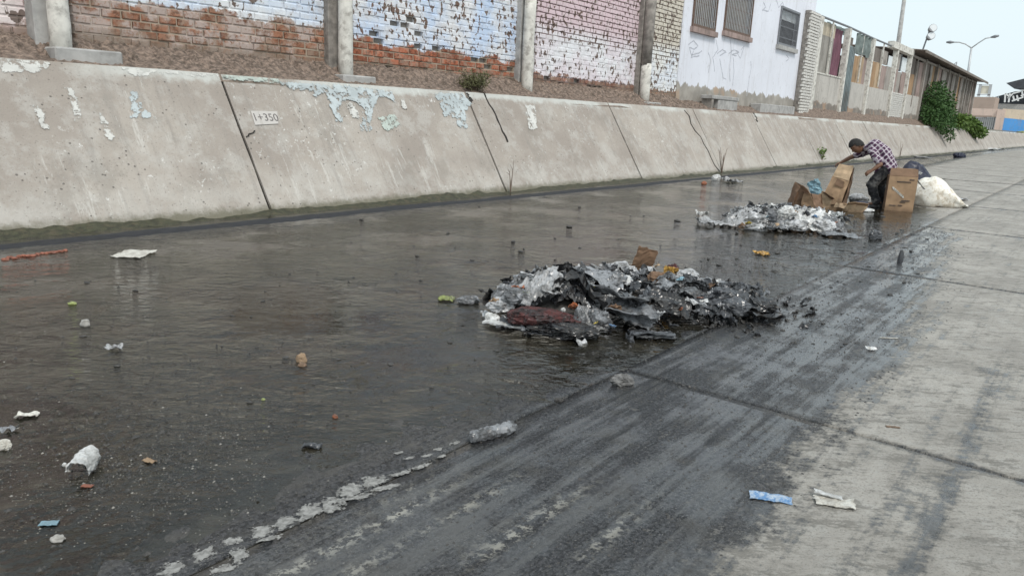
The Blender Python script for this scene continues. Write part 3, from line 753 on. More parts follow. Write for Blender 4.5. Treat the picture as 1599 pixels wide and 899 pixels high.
mb = MB(); wbox(mb, BX0+.02, BX0+.25, y1, WY+6, 1.9, BT); wbox(mb, BX1-.25, BX1-.0, y1, WY+6, 1.9, BT); wbox(mb, BX0+.02, BX1, WY+6, WY+6.25, 1.9, BT)
mb.build('side_wall', M['white'], wb)
mb = MB(); wbox(mb, BX0+.26, BX1-.26, y1+.01, WY+5.9, BT-.3, BT-.05); mb.build('roof', M['pier'], wb)
for k, (a, b, c, d, mt_) in enumerate(WINS):
    mb = MB()
    for q in ((a, b, c, c+.09), (a, b, d-.07, d), (a, a+.06, c+.09, d-.07), (b-.06, b, c+.09, d-.07)): wbox(mb, q[0], q[1], WY-.05, WY+.05, q[2], q[3])
    wf = mb.build('window', M[mt_], wb)
    mb = MB(); wbox(mb, a, b, WY+.16, WY+.19, c, d); mb.build('pane', M['plyD' if k < 2 else 'unlit_room'], wf)  # last pane is painted near-black for the dark interior
    mb = MB(); wbox(mb, a-.06, b+.06, WY-.12, WY+.06, c-.16, c-.003); mb.build('sill', M['plyE'] if k < 2 else M['pier'], wf)
    n = int((b-a)/.13)
    for i in range(1, n):
        x = a+(b-a)*i/n
        MB().tube([wloc(x, WY-.035, c+.05), wloc(x, WY-.035, d-.03)], .013, 6).build('bar', M['galv' if k < 2 else 'greysteel'], wf)
    for z in (c+.30, (c+d)/2):
        mb = MB(); wbox(mb, a, b, WY-.03, WY-.012, z-.015, z+.015); mb.build('cross_bar', M[mt_], wf)
    if k == 2:
        mb = MB(); wbox(mb, a, b, WY+.10, WY+.14, d-.42, d-.08); mb.build('blind', M['gate'], wf)
# graffiti strokes
GR = [[(1075, 70), (1083, 64), (1090, 72), (1084, 78), (1076, 74), (1080, 86), (1090, 84), (1096, 80)], [(1083, 80), (1079, 90), (1092, 88)], [(1120, 84), (1128, 78), (1134, 82), (1124, 87)], [(1138, 84), (1146, 78), (1154, 82), (1143, 86), (1150, 88)],
      [(1140, 62), (1142, 80), (1139, 106), (1140, 128)], [(1124, 92), (1127, 110), (1129, 122), (1134, 124)], [(1106, 82), (1110, 96), (1106, 114)], [(1172, 96), (1173, 106), (1170, 122), (1166, 150)], [(1157, 78), (1162, 72), (1156, 92), (1150, 80)], [(1118, 62), (1121, 78), (1113, 90), (1116, 112)], [(1145, 90), (1146, 112), (1144, 134)],
      [(1192, 4), (1196, 12), (1190, 16), (1200, 18), (1204, 6)], [(1212, 0), (1216, 12), (1222, 4), (1226, 14)], [(1228, 86), (1232, 92), (1227, 96)]]
for k, g in enumerate(GR):
    pts = []
    for i in range(len(g)-1):
        for j in range(3): pts.append(atY(g[i][0]+(g[i+1][0]-g[i][0])*j/3, g[i][1]+(g[i+1][1]-g[i][1])*j/3, WY))
    pts.append(atY(*g[-1], WY)); pts = [Vector(wloc(*p)) for p in pts]
    ribbon('graffiti_stroke', pts, .035, .003, M['graf'], wb, Vector((0, -1, 0)), k, .35)
# whitewashed brick pillar on its corner
pil = thing('brick_pillar', 'whitewashed brick pillar between the white building and the sheds', 'pillar', (32.65, 10.5, 1.95))
MB().box(-.66, .66, -.11, .085, -.1, 4.1).build('core', M['postdark'], pil)
r = random.Random(8); bmv = [brick_mesh(90+k, .29, .08, .10) for k in range(4)]
for m in bmv: m.materials.append(M['whitebrick'])
for i in range(34):
    for j in range(5):
        x = -.66+.145+j*.264+(0 if i % 2 else .06)-.03
        w_ = .29*.86
        ob('brick', bmv[r.randrange(4)], pil, (x, -.125+r.uniform(-.006, .006), .06+i*.12), (0, r.uniform(-.03, .03), r.uniform(-.03, .03)), (.86, 1, r.uniform(.9, 1.05)))

# ------------------------------------------------------------------ sheds beyond the white building
SB = thing('market_shed', 'row of patched market sheds with thin posts above a stained low wall', 'shed', (58, WY+2, 1.98))
def sloc(x, y, z): return (x-58, y-WY-2, z-1.98)
def sbox(name, mat, x0, x1, y0, y1, z0, z1, par=None, bevel=0):
    a = sloc(x0, y0, z0); b = sloc(x1, y1, z1)
    return MB().box(a[0], b[0], a[1], b[1], a[2], b[2]).build(name, mat, par or SB, bevel=bevel)
PX = [34.0, 38.5, 43.2, 48.8, 52.7, 57.5, 61.9, 66.9, 71.2, 75.4, 78.6, 81.6]
for i, x in enumerate(PX):
    w = .22 if i == 0 else .15
    sbox('post', M['post'] if i < 5 else M['plyC'], x-w, x+w, WY-.12, WY+.14, 1.9, 6.05+(.12 if i > 4 else 0))
LW = [(34.22, 38.35, 3.74, 'cement'), (40.3, 43.05, 3.70, 'cement'), (43.35, 48.65, 3.66, 'cement'), (48.95, 52.5, 3.66, 'whitebrick'), (52.9, 57.35, 3.70, 'cement'), (57.65, 61.7, 3.2, 'cement'), (62.1, 66.7, 3.0, 'cement')]
for a, b, z, m_ in LW: sbox('low_wall', M[m_], a, b, WY, WY+.18, 1.9, z)
sbox('coping', M['post'], 34.22, 38.35, WY-.03, WY+.2, 3.74, 3.80)
# brick courses of the whitewashed bay
r = random.Random(3)
for i in range(14):
    sbox('brick_course', M['whitebrick'], 49.0+r.uniform(0, .1), 52.45-r.uniform(0, .1), WY-.035, WY-.003, 2.0+i*.12, 2.085+i*.12)
sbox('door', M['teal'], 38.68, 40.25, WY+.02, WY+.09, 1.95, 5.35)
for i in range(6): sbox('door_rib', M['teal'], 38.75+i*.25, 38.83+i*.25, WY-.015, WY+.018, 2.0, 5.3)
BO = [(34.25, 36.7, 3.8, 5.42, 'canvas', .10), (34.25, 36.9, 5.43, 5.98, 'cream', .14),
      (40.3, 41.1, 3.70, 5.0, 'plyA', .06), (41.12, 42.2, 3.70, 5.05, 'plyB', .05), (42.22, 43.0, 3.7, 5.3, 'plyE', .10), (38.7, 40.25, 5.4, 5.8, 'plyD', .2),
      (43.4, 44.9, 3.66, 5.0, 'plyA', .05), (44.92, 46.1, 3.66, 5.02, 'plyB', .08), (46.12, 47.3, 3.66, 4.95, 'plyE', .05), (47.32, 48.6, 3.66, 5.0, 'plyC', .08),
      (43.4, 45.8, 5.04, 5.75, 'plyD', .12), (45.85, 47.6, 5.04, 5.78, 'plyC', .16), (47.65, 48.6, 5.04, 5.6, 'gate', .10),
      (48.95, 50.2, 3.66, 5.0, 'plyE', .05), (50.22, 51.3, 3.66, 4.9, 'plyC', .09), (51.32, 52.5, 3.66, 4.95, 'plyE', .05), (49, 50.0, 5.0, 5.95, 'plyD', .1), (50.05, 50.6, 5.0, 5.9, 'plyC', .1), (50.65, 51.1, 4.95, 5.95, 'unlit_room', .12), (51.15, 52.4, 4.97, 5.8, 'gate', .1),  # one near-black piece stands for a dark opening between the boards
      (52.9, 55.0, 3.7, 5.0, 'plyA', .05), (55.02, 56.2, 3.7, 5.9, 'plyD', .08), (52.9, 55.0, 5.02, 6.0, 'plyD', .1), (56.22, 57.35, 3.7, 5.9, 'plyE', .06)]
for x0, x1, z0, z1, m_, d in BO: sbox('board', M[m_], x0, x1, WY+d, WY+d+.03, z0, z1)
cyc = ['plyD', 'plyC', 'plyE', 'plyC', 'plyD', 'plyA', 'plyC']
k = 0
for a, b in zip(PX[5:], PX[6:]):
    n = 4
    for i in range(n):
        x0 = a+.17+(b-a-.34)*i/n; x1 = a+.17+(b-a-.34)*(i+1)/n-.04
        sbox('board', M[cyc[(k*3+i) % 7]], x0, x1, WY+.03+.03*(i % 2), WY+.08+.03*(i % 2), 3.2 if a < 61 else 3.0 if a < 66 else 2.0, 6.0); k += 1
for i, (a, b) in enumerate(zip(PX, PX[1:])):
    if i < 3:
        for j in (1, 2):
            x = a+(b-a)*(.45 if i != 1 else .62) if j == 1 else None
            if x: sbox('stud', M['post'], x-.045, x+.045, WY-.02, WY+.04, 3.75, 6.05)
    elif i > 3:
        x = (a+b)/2; sbox('stud', M['plyC'], x-.06, x+.06, WY-.04, WY+.025, 3.0, 6.0)
        sbox('lintel', M['plyC'], a+.15, b-.15, WY-.06, WY+.02, 5.98, 6.12)
mb = MB(); mb.tube([sloc(34, WY, 6.08), sloc(38.5, WY, 6.12), sloc(43.2, WY, 6.08), sloc(48.8, WY, 6.10)], .05, 8); mb.build('top_rail', M['greysteel'], SB)
sbox('lintel', M['post'], 47.3, 52.9, WY-.16, WY+.2, 6.0, 6.36)
sbox('floor_slab', M['pier'], 34, 82, WY+.3, WY+5, 1.85, 2.0)
sbox('end_wall', M['plyE'], 81.62, 81.85, WY+.15, WY+5, 1.9, 6.0)
sbox('back_wall', M['plyC'], 52.6, 81.6, WY+4.9, WY+5.1, 1.9, 6.3)
# corrugated canopy
mb = MB(); n = 120; V = []
for i in range(n+1):
    x = 52.6+(83-52.6)*i/n; dz = .035*(i % 2)-.006*(x-52)
    V += [sloc(x, 9.75, 6.34+dz), sloc(x, WY+5.2, 6.9+dz), sloc(x, 9.75, 6.30+dz), sloc(x, WY+5.2, 6.86+dz)]
mb.v = V
for i in range(n):
    a, b = i*4, i*4+4
    mb.f += [(a, b, b+1, a+1), (a+2, a+3, b+3, b+2), (a, a+2, b+2, b)]
mb.f += [(0, 1, 3, 2), (4*n, 4*n+2, 4*n+3, 4*n+1)]
rf = mb.build('roof', M['roof'], SB)
a = sloc(52.5, 9.7, 6.2); b = sloc(83.05, 9.78, 6.32)
mb = MB(); mb.obox(sloc(52.5, 9.74, 6.24), sloc(83, 9.74, 6.06), .06, .14); mb.build('fascia', M['plyD'], rf)
# cloths hanging in the openings (things of their own)
def drape(name, label, cat, x0, x1, z0, z1, y, mat, sag=.06, seed=0, slope=0.):
    n, m = 26, 12; V = []; F = []
    cx, cz = (x0+x1)/2, z1
    for s in (0, 1):
        for i in range(n+1):
            for j in range(m+1):
                u, v = i/n, j/m; x = x0+(x1-x0)*u; z = z0+(z1-z0)*v+.12*nz(u*3, seed)*(1-v)+slope*(u-.5)
                V.append((x-cx, sag*sin(u*n*.9+seed)+.05*nz(u*6, v*4, seed)+(.015 if s else 0), z-cz))
    K = (n+1)*(m+1)
    for s in (0, 1):
        for i in range(n):
            for j in range(m):
                q = (s*K+i*(m+1)+j, s*K+(i+1)*(m+1)+j, s*K+(i+1)*(m+1)+j+1, s*K+i*(m+1)+j+1); F.append(q if s == 0 else q[::-1])
    return tag(ob(name, mesh(name, V, F, mat, True), None, (cx, y, cz)), label, cat)
drape('curtain', 'purple cloth curtain hanging in the first shed opening', 'curtain', 36.75, 38.3, 3.82, 5.92, WY+.22, M['purple'], .05, 1)
drape('tarpaulin', 'green-grey tarpaulin hanging from the shed rail above the brown door', 'tarp', 40.3, 43.0, 5.1, 6.05, WY+.02, M['tarp'], .05, 2)
drape('tarpaulin', 'small green-grey tarpaulin thrown over the rail above the purple curtain', 'tarp', 36.7, 40.2, 5.88, 6.18, WY+.5, M['tarp'], .05, 3)

# ------------------------------------------------------------------ poles and lamps behind the sheds
a = atX(1403, 68, 60); b = atX(1413, -12, 60)
tag(MB().tube([(a.x, a.y, 1.9), (a.x, a.y, 7), (a.x, b.y, 12)], [.2, .16, .12], 10).build('utility_pole', M['pier'], None, True), 'tall grey pole rising behind the concrete lintel', 'pole')
a = atX(1441, 78, 75); t = thing('floodlight_pole', 'short leaning pole with two floodlights behind the shed roof', 'floodlight', (75, a.y, 2.0))
c0, c1 = atX(1449, 59, 75), atX(1452, 47, 75)
MB().tube([(0, 0, 0), (0, 0, a.z-2), (0, c1.y-a.y, c1.z-2)], .07, 8).build('pole', M['greysteel'], t)
for c in (c0, c1):
    l_ = MB().tube([(-.35, c.y-a.y-.30, c.z-2+.12), (.1, c.y-a.y-.05, c.z-2), (.2, c.y-a.y+.05, c.z-2)], [.34, .26, .10], 12).build('floodlight', M['greysteel'], t)
    MB().tube([(-.37, c.y-a.y-.31, c.z-2+.125), (-.352, c.y-a.y-.302, c.z-2+.122)], .30, 12).build('lens', M['lens'], l_)
a = atX(1511, 118, 90); f = atX(1517, 75, 90); t = thing('street_lamp', 'double-armed grey street lamp beyond the end of the sheds', 'street lamp', (90, a.y, 1.98))
MB().tube([(0, 0, 0), (0, (a.y-a.y), a.z-2), (0, f.y-a.y, f.z-2)], [.16, .12, .09], 10).build('pole', M['galv'], t, True)
for pts in ([(1517, 75), (1508, 69), (1498, 66), (1488, 66)], [(1517, 75), (1528, 67), (1539, 60), (1549, 58)]):
    w = [atX(*p, 90) for p in pts]; w = [(0, p.y-a.y, p.z-2) for p in w]
    arm = MB().tube(w, .06, 8).build('arm', M['galv'], t, True)
    e = Vector(w[-1]); d = (e-Vector(w[-2])).normalized()
    MB().tube([e-d*.1, e+d*.25, e+d*.6], [.07, .16, .08], 10).build('lamp_head', M['greysteel'], arm, True)
a0, a1 = atX(1484, 105, 72), atX(1494, 97, 72)
tag(MB().tube([(72, a0.y, 2), (72, a0.y, a0.z), (72, a1.y, a1.z), (72, a1.y-.02, a1.z-1.6)], .05, 6).build('bent_pipe', M['galv']), 'thin bent pipe sticking up over the shed roof', 'pipe')

# ------------------------------------------------------------------ far end of the canal
FX = 150.
def farbox(name, mat, px0, px1, py0, py1, X, depth, par=None, zlow=None):
    a, b = atX(px0, py0, X), atX(px1, py1, X)
    return MB().box(X, X+depth, b.y, a.y, (zlow if zlow is not None else b.z), a.z).build(name, mat, par)
fb = MB().add([(138, 9.2, -.12), (141.2, 9.2, 1.98), (138, -60, -.12), (141.2, -60, 1.98), (150.5, 9.2, 1.99), (150.5, -60, 1.99)], [(0, 2, 3, 1), (1, 3, 5, 4)]).build('far_bank', M['cement'])
kind(fb, 'structure', 'concrete bank closing off the far end of the canal')
for i in range(9):
    y0 = 9.1-i*4.2
    MB().add([Vector((138+3.2*u, y, -.12+2.1*u))+Vector((-.55, 0, .83))*d for d in (0, .06) for u, y in ((.02, y0), (.02, y0-4.1), (1.0, y0-4.1), (1.0, y0))], BOXF).build('panel', M['slope'], fb)
bw = thing('painted_wall', 'blue wall with a beige top at the far end of the canal', 'wall', (FX, 8, 1.9))
def inside(o, root):
    o.parent = root; o.matrix_parent_inverse = Matrix.Translation(-Vector(root.location)); return o
a0, a1, a2, a3 = atX(1562, 206, FX), atX(1566, 184, FX), atX(1640, 193, FX), atX(1566, 170, FX)
inside(MB().add([(FX-d, y, z) for d in (0, .3) for y, z in ((a0.y, 1.9), (a0.y-12, 1.9), (a0.y-12, 3.2), (a1.y, a1.z))], BOXF).build('blue_band', M['cblue']), bw)
inside(MB().add([(FX+.02-d, y, z) for d in (0, .3) for y, z in ((a1.y+.2, a1.z+.02), (a0.y-12, 3.22), (a0.y-12, 5.2), (a1.y+.2, a3.z))], BOXF).build('beige_band', M['cbeige']), bw)
inside(farbox('corner_pier', M['cpink'], 1558, 1564, 171, 206, FX-.4, .5, zlow=1.9), bw)
gt = thing('tin_gate', 'pale tin gate under a pinkish wall beam at the far end', 'gate', (FX, 14, 1.9))
for i, (p0, p1, m_) in enumerate(((1508, 1520, 'gate'), (1520.3, 1532, 'gate'), (1532.3, 1541, 'plyC'), (1541.2, 1549, 'gate'), (1549.3, 1557, 'cpink'))):
    inside(farbox('gate_leaf', M[m_], p0, p1, 183, 204, FX-.1*(i % 2), .1, zlow=1.9), gt)
inside(farbox('lintel', M['cpink'], 1505, 1558, 169, 181, FX-.1, .4), gt)
inside(farbox('dark_beam', M['plyD'], 1505, 1556, 181, 183, FX-.3, .5), gt)  # thin dark brown line under the pinkish lintel
for i in range(14):
    p = 1511+i*3.2
    inside(farbox('gate_rib', M['galv'], p, p+.7, 184, 204, FX-.17, .06, zlow=1.9), gt)
hb = thing('brick_house', 'faded brick house with a frame sign on its roof behind the gate', 'house', (162, 16, 1.9))
inside(farbox('wall', M['brickfar'], 1500, 1551, 151, 172, 162, 6, zlow=1.9), hb)
inside(farbox('window', M['gate'], 1514, 1519, 155, 160, 161.95, .04), hb)
sg = thing('roof_billboard', 'small faded billboard on a steel frame above the faded house', 'billboard', (163, 15, 8))
inside(farbox('board', M['sign'], 1531, 1543, 134, 147, 163.2, .12), sg)
for p in (1529, 1545): inside(farbox('frame_post', M['galv'], p, p+1, 132, 151, 163, .15), sg)
inside(farbox('frame_beam', M['galv'], 1525, 1546, 132, 133, 163, .15), sg); inside(farbox('frame_beam', M['galv'], 1525, 1546, 147.5, 148.8, 163, .15), sg)
gs = thing('grandstand', 'dark roofed grandstand with white truss columns on the horizon', 'grandstand', (185, 10, 1.9))
X = 185
P = [atX(*p, X) for p in ((1536, 163), (1556, 151), (1585, 143), (1660, 138), (1660, 165))]
inside(MB().add([(X, p.y, p.z) for p in P]+[(X+18, p.y, p.z+(1 if k in (1, 2, 3) else 0)) for k, p in enumerate(P)], [(0, 1, 2, 3, 4), (9, 8, 7, 6, 5), (0, 5, 6, 1), (1, 6, 7, 2), (2, 7, 8, 3), (3, 8, 9, 4), (4, 9, 5, 0)]).build('roof', M['darkroof']), gs)
P = [atX(*p, X-3) for p in ((1571, 130), (1599, 123), (1660, 120), (1660, 138), (1584, 139))]
inside(MB().add([(X-3, p.y, p.z) for p in P]+[(X+15, p.y, p.z+.6) for p in P], [(0, 1, 2, 3, 4), (9, 8, 7, 6, 5), (0, 5, 6, 1), (1, 6, 7, 2), (2, 7, 8, 3), (3, 8, 9, 4), (4, 9, 5, 0)]).build('upper_roof', M['darkroof']), gs)
inside(farbox('wall', M['pier'], 1552, 1660, 162, 176, X-2, 1, zlow=1.9), gs)
for p in (1539, 1544, 1549, 1554, 1558): inside(MB().obox(atX(p, 160, X-.6), atX(p+1.2, 151, X-.6), .25, .25).build('column', M['truss']), gs)
TR = [((1569, 160), (1570, 146)), ((1570, 146), (1577, 152)), ((1577, 146), (1575, 160)), ((1574, 154), (1582, 146)), ((1582, 146), (1594, 143)), ((1580, 158), (1598, 152)), ((1584, 158), (1582, 150)), ((1590, 158), (1588, 149)), ((1596, 140), (1597, 152)), ((1594, 150), (1610, 144)), ((1598, 141), (1612, 141))]
for a, b in TR: inside(MB().obox(atX(*a, X-2.6), atX(*b, X-2.6), .28, .28).build('truss_bar', M['truss']), gs)
# spray paint on the far bank
for k, (pp, mk) in enumerate((([(1582, 212), (1588, 206), (1600, 205), (1615, 207), (1612, 214), (1590, 215)], 'pgreen'), ([(1578, 214), (1584, 208), (1590, 210), (1588, 215)], 'pyellow'))):
    n = Vector((-.55, 0, .83)); P0 = Vector((138, 0, -.12))
    w = []
    for p in pp:
        d = ray(*p); w.append(CAMP+d*((P0-CAMP).dot(n)/d.dot(n)))
    MB().add([p+n*(.07+.01*k) for p in w], [tuple(range(len(w)))]).build('graffiti_patch', M[mk], fb)

# ------------------------------------------------------------------ plants
def leaves(n, fn, size, seed):
    r = random.Random(seed); mb = MB()
    for _ in range(n):
        p, out = fn(r)
        s = size*r.uniform(.6, 1.4)
        d = (out+Vector((r.gauss(0, .6), r.gauss(0, .6), r.gauss(0, .5)))).normalized()
        u = d.cross(Vector((r.gauss(0, 1), r.gauss(0, 1), r.gauss(0, 1)))).normalized(); w = d.cross(u)
        mb.add([p, p+d*s*.5+u*s*.28+w*s*.06, p+d*s, p+d*s*.5-u*s*.28+w*s*.06], [(0, 1, 2, 3)])
    return mb
def bush(label, c, clumps, n, size, mat, seed, hang=()):
    t = thing('bush', label, 'bush', c); r = random.Random(seed)
    st = MB()
    for q, rad in clumps:
        q = Vector(q); st.tube([(0, 0, -.1), q*.5+Vector((r.uniform(-.1, .1), r.uniform(-.1, .1), .1)), q], [.035, .025, .012], 6)
    st.build('stem', M['twig'], t)
    tot = sum(k[1]**2 for k in clumps)
    def fn(r):
        x = r.random()*tot
        for q, rad in clumps:
            x -= rad**2
            if x <= 0: break
        d = Vector((r.gauss(0, 1), r.gauss(0, 1), r.gauss(0, 1))).normalized()
        rr = rad*(r.random()**.33)*(1+.35*nz(d.x*3+q[0], d.y*3, d.z*3))
        p = Vector(q)+Vector((d.x*rr, d.y*rr, d.z*rr*.85))
        return p, d+Vector((0, 0, -.35))
    leaves(n, fn, size, seed).build('foliage', mat, t)
    return t
r = random.Random(12)
cl = [((-2.6, -.1, 1.0), .8), ((-2.2, 0, 1.9), .75), ((-1.2, .1, 2.2), .8), ((-.4, -.2, 1.4), .95), ((-1.5, -.3, .7), .9), ((.8, 0, 1.5), .85), ((1.6, -.2, .9), .8), ((.2, -.5, .4), .75), ((-.8, -.9, -.1), .55), ((-.5, -1.1, -.7), .38), ((2.4, 0, .8), .7), ((2.8, .1, 1.5), .5), ((-3.1, -.1, .5), .6), ((-2.4, -.6, .2), .6), ((-.9, -.1, 2.7), .35), ((.9, .1, 2.3), .35)]
bush('big dark green bush spilling over the slope in front of the sheds', (61, 9.95, 1.9), cl, 7000, .17, M['leafA'], 3)
cl = [((-3.2, -.1, .45), .6), ((-1.8, -.2, .6), .55), ((-.4, -.1, .5), .6), ((1.2, -.2, .45), .6), ((2.6, -.5, .2), .6), ((3.4, -.8, -.2), .5), ((4.4, -.9, -.3), .5)]
bush('low light green shrub trailing on the slope crest past the big bush', (73, 9.9, 1.85), cl, 2200, .26, M['leafC'], 5)
# withered tuft at the crest
a = atY(738, 140, 10.0)
t = thing('dry_shrub', 'small olive dry shrub on the crest below the red bricks', 'shrub', (a.x, 9.98, 1.80))
st = MB(); r = random.Random(2); tips = []
for k in range(60):
    a_ = r.uniform(0, 2*pi); L = r.uniform(.2, .42); e = Vector((cos(a_)*.55*r.random()+r.uniform(-.12, .12), sin(a_)*.22, L*r.uniform(.45, 1)))
    m_ = e*.5+Vector((0, 0, .06)); st.tube([(0, 0, -.03), m_, e], [.006, .004, .002], 4, False); tips += [m_, e, (m_+e)/2]
st.build('stem', M['twig'], t)
leaves(1500, lambda r: (tips[r.randrange(len(tips))]+Vector((r.gauss(0, .045), r.gauss(0, .035), r.gauss(0, .04))), Vector((0, 0, .6))), .045, 4).build('foliage', M['leafB'], t)
# dead twigs and weeds growing from joints
def twigs(label, px, py, h, n, seed, leaf=None, spread=.25):
    b = atZ(px, py, 0.0); t = thing('weed', label, 'weed', (b.x, b.y, .02)); r = random.Random(seed); mb = MB(); tp = []
    for k in range(n):
        e = Vector((r.uniform(-spread, spread), r.uniform(-.1, .12), h*r.uniform(.6, 1)))
        m_ = e*.5+Vector((r.uniform(-.04, .04), 0, 0)); mb.tube([(0, 0, -.04), m_, e], [.012, .009, .004], 5); tp += [m_, e]
        for j in range(2):
            f_ = m_+(e-m_)*r.random(); g = f_+Vector((r.uniform(-.12, .12), 0, r.uniform(.05, .15))); mb.tube([f_, g], [.005, .003], 4); tp.append(g)
    mb.build('stem', M['twig'], t)
    if leaf: leaves(120, lambda r: (tp[r.randrange(len(tp))]+Vector((r.gauss(0, .05), r.gauss(0, .04), r.gauss(0, .05))), Vector((0, 0, .4))), .09, seed).build('foliage', leaf, t)
twigs('dead brown twigs sprouting at the slope foot by the orange scrap', 1127, 271, .75, 5, 1)
twigs('little green weed in a slope joint left of the bending man', 1282, 256, .55, 6, 2, M['leafC'])
twigs('thin dead twig at the slope foot near the second joint', 797, 300, .5, 2, 3, None, .06)
twigs('dead branch at the slope foot behind the bending man', 1405, 246, .9, 3, 4, None, .5)

# ------------------------------------------------------------------ shape makers for litter
def crumple(L, W, amp, seed, n=14, th=.004, curl=0., fold=0., bow=0., ragged=.12):
    """crumpled thin sheet with real thickness"""
    r = random.Random(seed); s = seed*1.7; m = max(4, int(n*W/L)) if W < L else n
    P = []; asp = W/L
    for i in range(n+1):
        for j in range(m+1):
            u, v = i/n-.5, j/m-.5
            ex, ey = u*L, v*W
            if i in (0, n): ex *= 1-ragged*(.5+nz(v*6, s, 1))
            if j in (0, m): ey *= 1-ragged*(.5+nz(u*6, s, 2))
            f1 = mn.voronoi(Vector((u*3.2+s+.3*nz(u*4, v*4, s), v*3.2*asp, s)))[0]
            z = amp*((f1[1]-f1[0])*1.3-.5)+amp*.7*nz(u*2.5+s, v*2.5, s)+amp*.5*(abs(nz(u*9+s, v*9, s+5))-.2)+amp*.25*nz(u*21, v*21, s)
            z += curl*(u*u)*4+bow*(v*v)*4-fold*abs(u)*2
            P.append(Vector((ex+amp*.5*nz(u*7, v*7, s+9), ey+amp*.5*nz(u*7, v*7, s+13), z)))
    K = len(P); V = P+[p-Vector((0, 0, th)) for p in P]; q = lambda k, i, j: k*K+i*(m+1)+j; F = []
    for i in range(n):
        for j in range(m):
            F += [(q(0, i, j), q(0, i+1, j), q(0, i+1, j+1), q(0, i, j+1)), (q(1, i, j+1), q(1, i+1, j+1), q(1, i+1, j), q(1, i, j))]
    for i in range(n): F += [(q(0, i+1, 0), q(0, i, 0), q(1, i, 0), q(1, i+1, 0)), (q(0, i, m), q(0, i+1, m), q(1, i+1, m), q(1, i, m))]
    for j in range(m): F += [(q(0, 0, j), q(0, 0, j+1), q(1, 0, j+1), q(1, 0, j)), (q(0, n, j+1), q(0, n, j), q(1, n, j), q(1, n, j+1))]
    return V, F
def lump(rx, ry, rz, seed, rough=.3, sub=4, flat=.5, ridge=True):
    """closed body; with ridge it is creased like a stuffed plastic bag"""
    b = bmesh.new(); bmesh.ops.create_icosphere(b, subdivisions=sub, radius=1); s = seed*2.3
    for v in b.verts:
        d = v.co.normalized()
        if ridge:
            q = Vector((d.x+s, d.y-s, d.z+s*.5)); q += .35*mn.noise_vector(q*1.5)
            f1 = mn.voronoi(q*2.1)[0]; f2 = mn.voronoi(q*5.2)[0]
            k = .82+rough*((f1[1]-f1[0])*-.75+.75*nz(d.x*1.3+s, d.y*1.3, d.z*1.3)+.30*(f2[1]-f2[0])-.2*abs(nz(d.x*9, d.y*9+s, d.z*9)))+rough*.3
        else: k = 1+rough*(nz(d.x*1.6+s, d.y*1.6, d.z*1.6)+.3*nz(d.x*4, d.y*4+s, d.z*4))
        v.co = Vector((d.x*rx*k, d.y*ry*k, max(d.z*k, -flat)*rz))
    b.verts.ensure_lookup_table(); mz = min(v.co.z for v in b.verts)
    V = [v.co-Vector((0, 0, mz)) for v in b.verts]; F = [tuple(v.index for v in f.verts) for f in b.faces]; b.free(); return V, F
def lit(name, vf, mat, loc, rot=(0, 0, 0), label=None, cat='litter', group=None, smooth=False):
    o = ob(name, mesh(name, vf[0], vf[1], mat, smooth), None, loc, rot)
    if label: tag(o, label, cat, group)
    return o
def fz(p): return max(WL, floor_z(p.x, p.y))
VR = YAW-pi/2            # heading of "picture right" on the ground
def on(px, py, dz=0.):
    p = atZ(px, py, 0.); p.z = fz(p)+dz; return p
def gsize(px, py):       # metres per photo pixel across the view at a ground point
    p = atZ(px, py, 0.); return (p-CAMP).dot(_f)/FPX

# --- single finds on the floor
def put_lump(name, label, cat, px, py, wpx, hpx, mat, seed, rot=0., rough=.35, dk=.7, sub=4, smooth=False, ridge=True):
    s = gsize(px, py); p = on(px, py, -.004)
    return lit(name, lump(wpx*s/2, wpx*s/2*dk, hpx*s*.62, seed, rough, sub, ridge=ridge), mat, p, (0, 0, VR+rot), label, cat, smooth=smooth)
def put_sheet(name, label, cat, px, py, wpx, dpx, mat, seed, rot=0., amp=.25, tilt=0., curl=0., lift=.3, n=12, fold=0., bow=0., rx=0.):
    s = gsize(px, py); L = wpx*s; p = on(px, py); W = dpx*s
    o = lit(name, crumple(L, W, amp*min(L, W), seed, n, .003, curl*L, fold*L, bow*W), mat, p, (rx, tilt, VR+rot), label, cat)
    V = o.data.vertices; Rm = Euler((rx, tilt, 0)).to_matrix(); mz = min((Rm @ v.co).z for v in V); o.location.z = fz(p)-mz+.001
    return o
put_lump('stone', 'pale rounded stone alone in the brown water at left', 'stone', 133, 505, 15, 13, M['stoneA'], 1, sub=3, smooth=True, ridge=False)
put_sheet('foil_wrapper', 'small torn white wrapper floating in the water below the pale stone', 'wrapper', 178, 542, 26, 16, M['pwhite'], 2, .2, .35)
put_lump('crumpled_packet', 'small crumpled brown and white packet in dark water left of the big heap', 'packet', 471, 560, 19, 16, M['cardpale'], 3)
put_lump('crumpled_packet', 'tiny brown crumpled packet half under the white one', 'packet', 472, 567, 15, 8, M['stoneC'], 4)
put_lump('stone', 'smooth grey stone at the bottom left edge of the water', 'stone', 90, 837, 20, 12, M['stoneA'], 5, smooth=True, ridge=False)
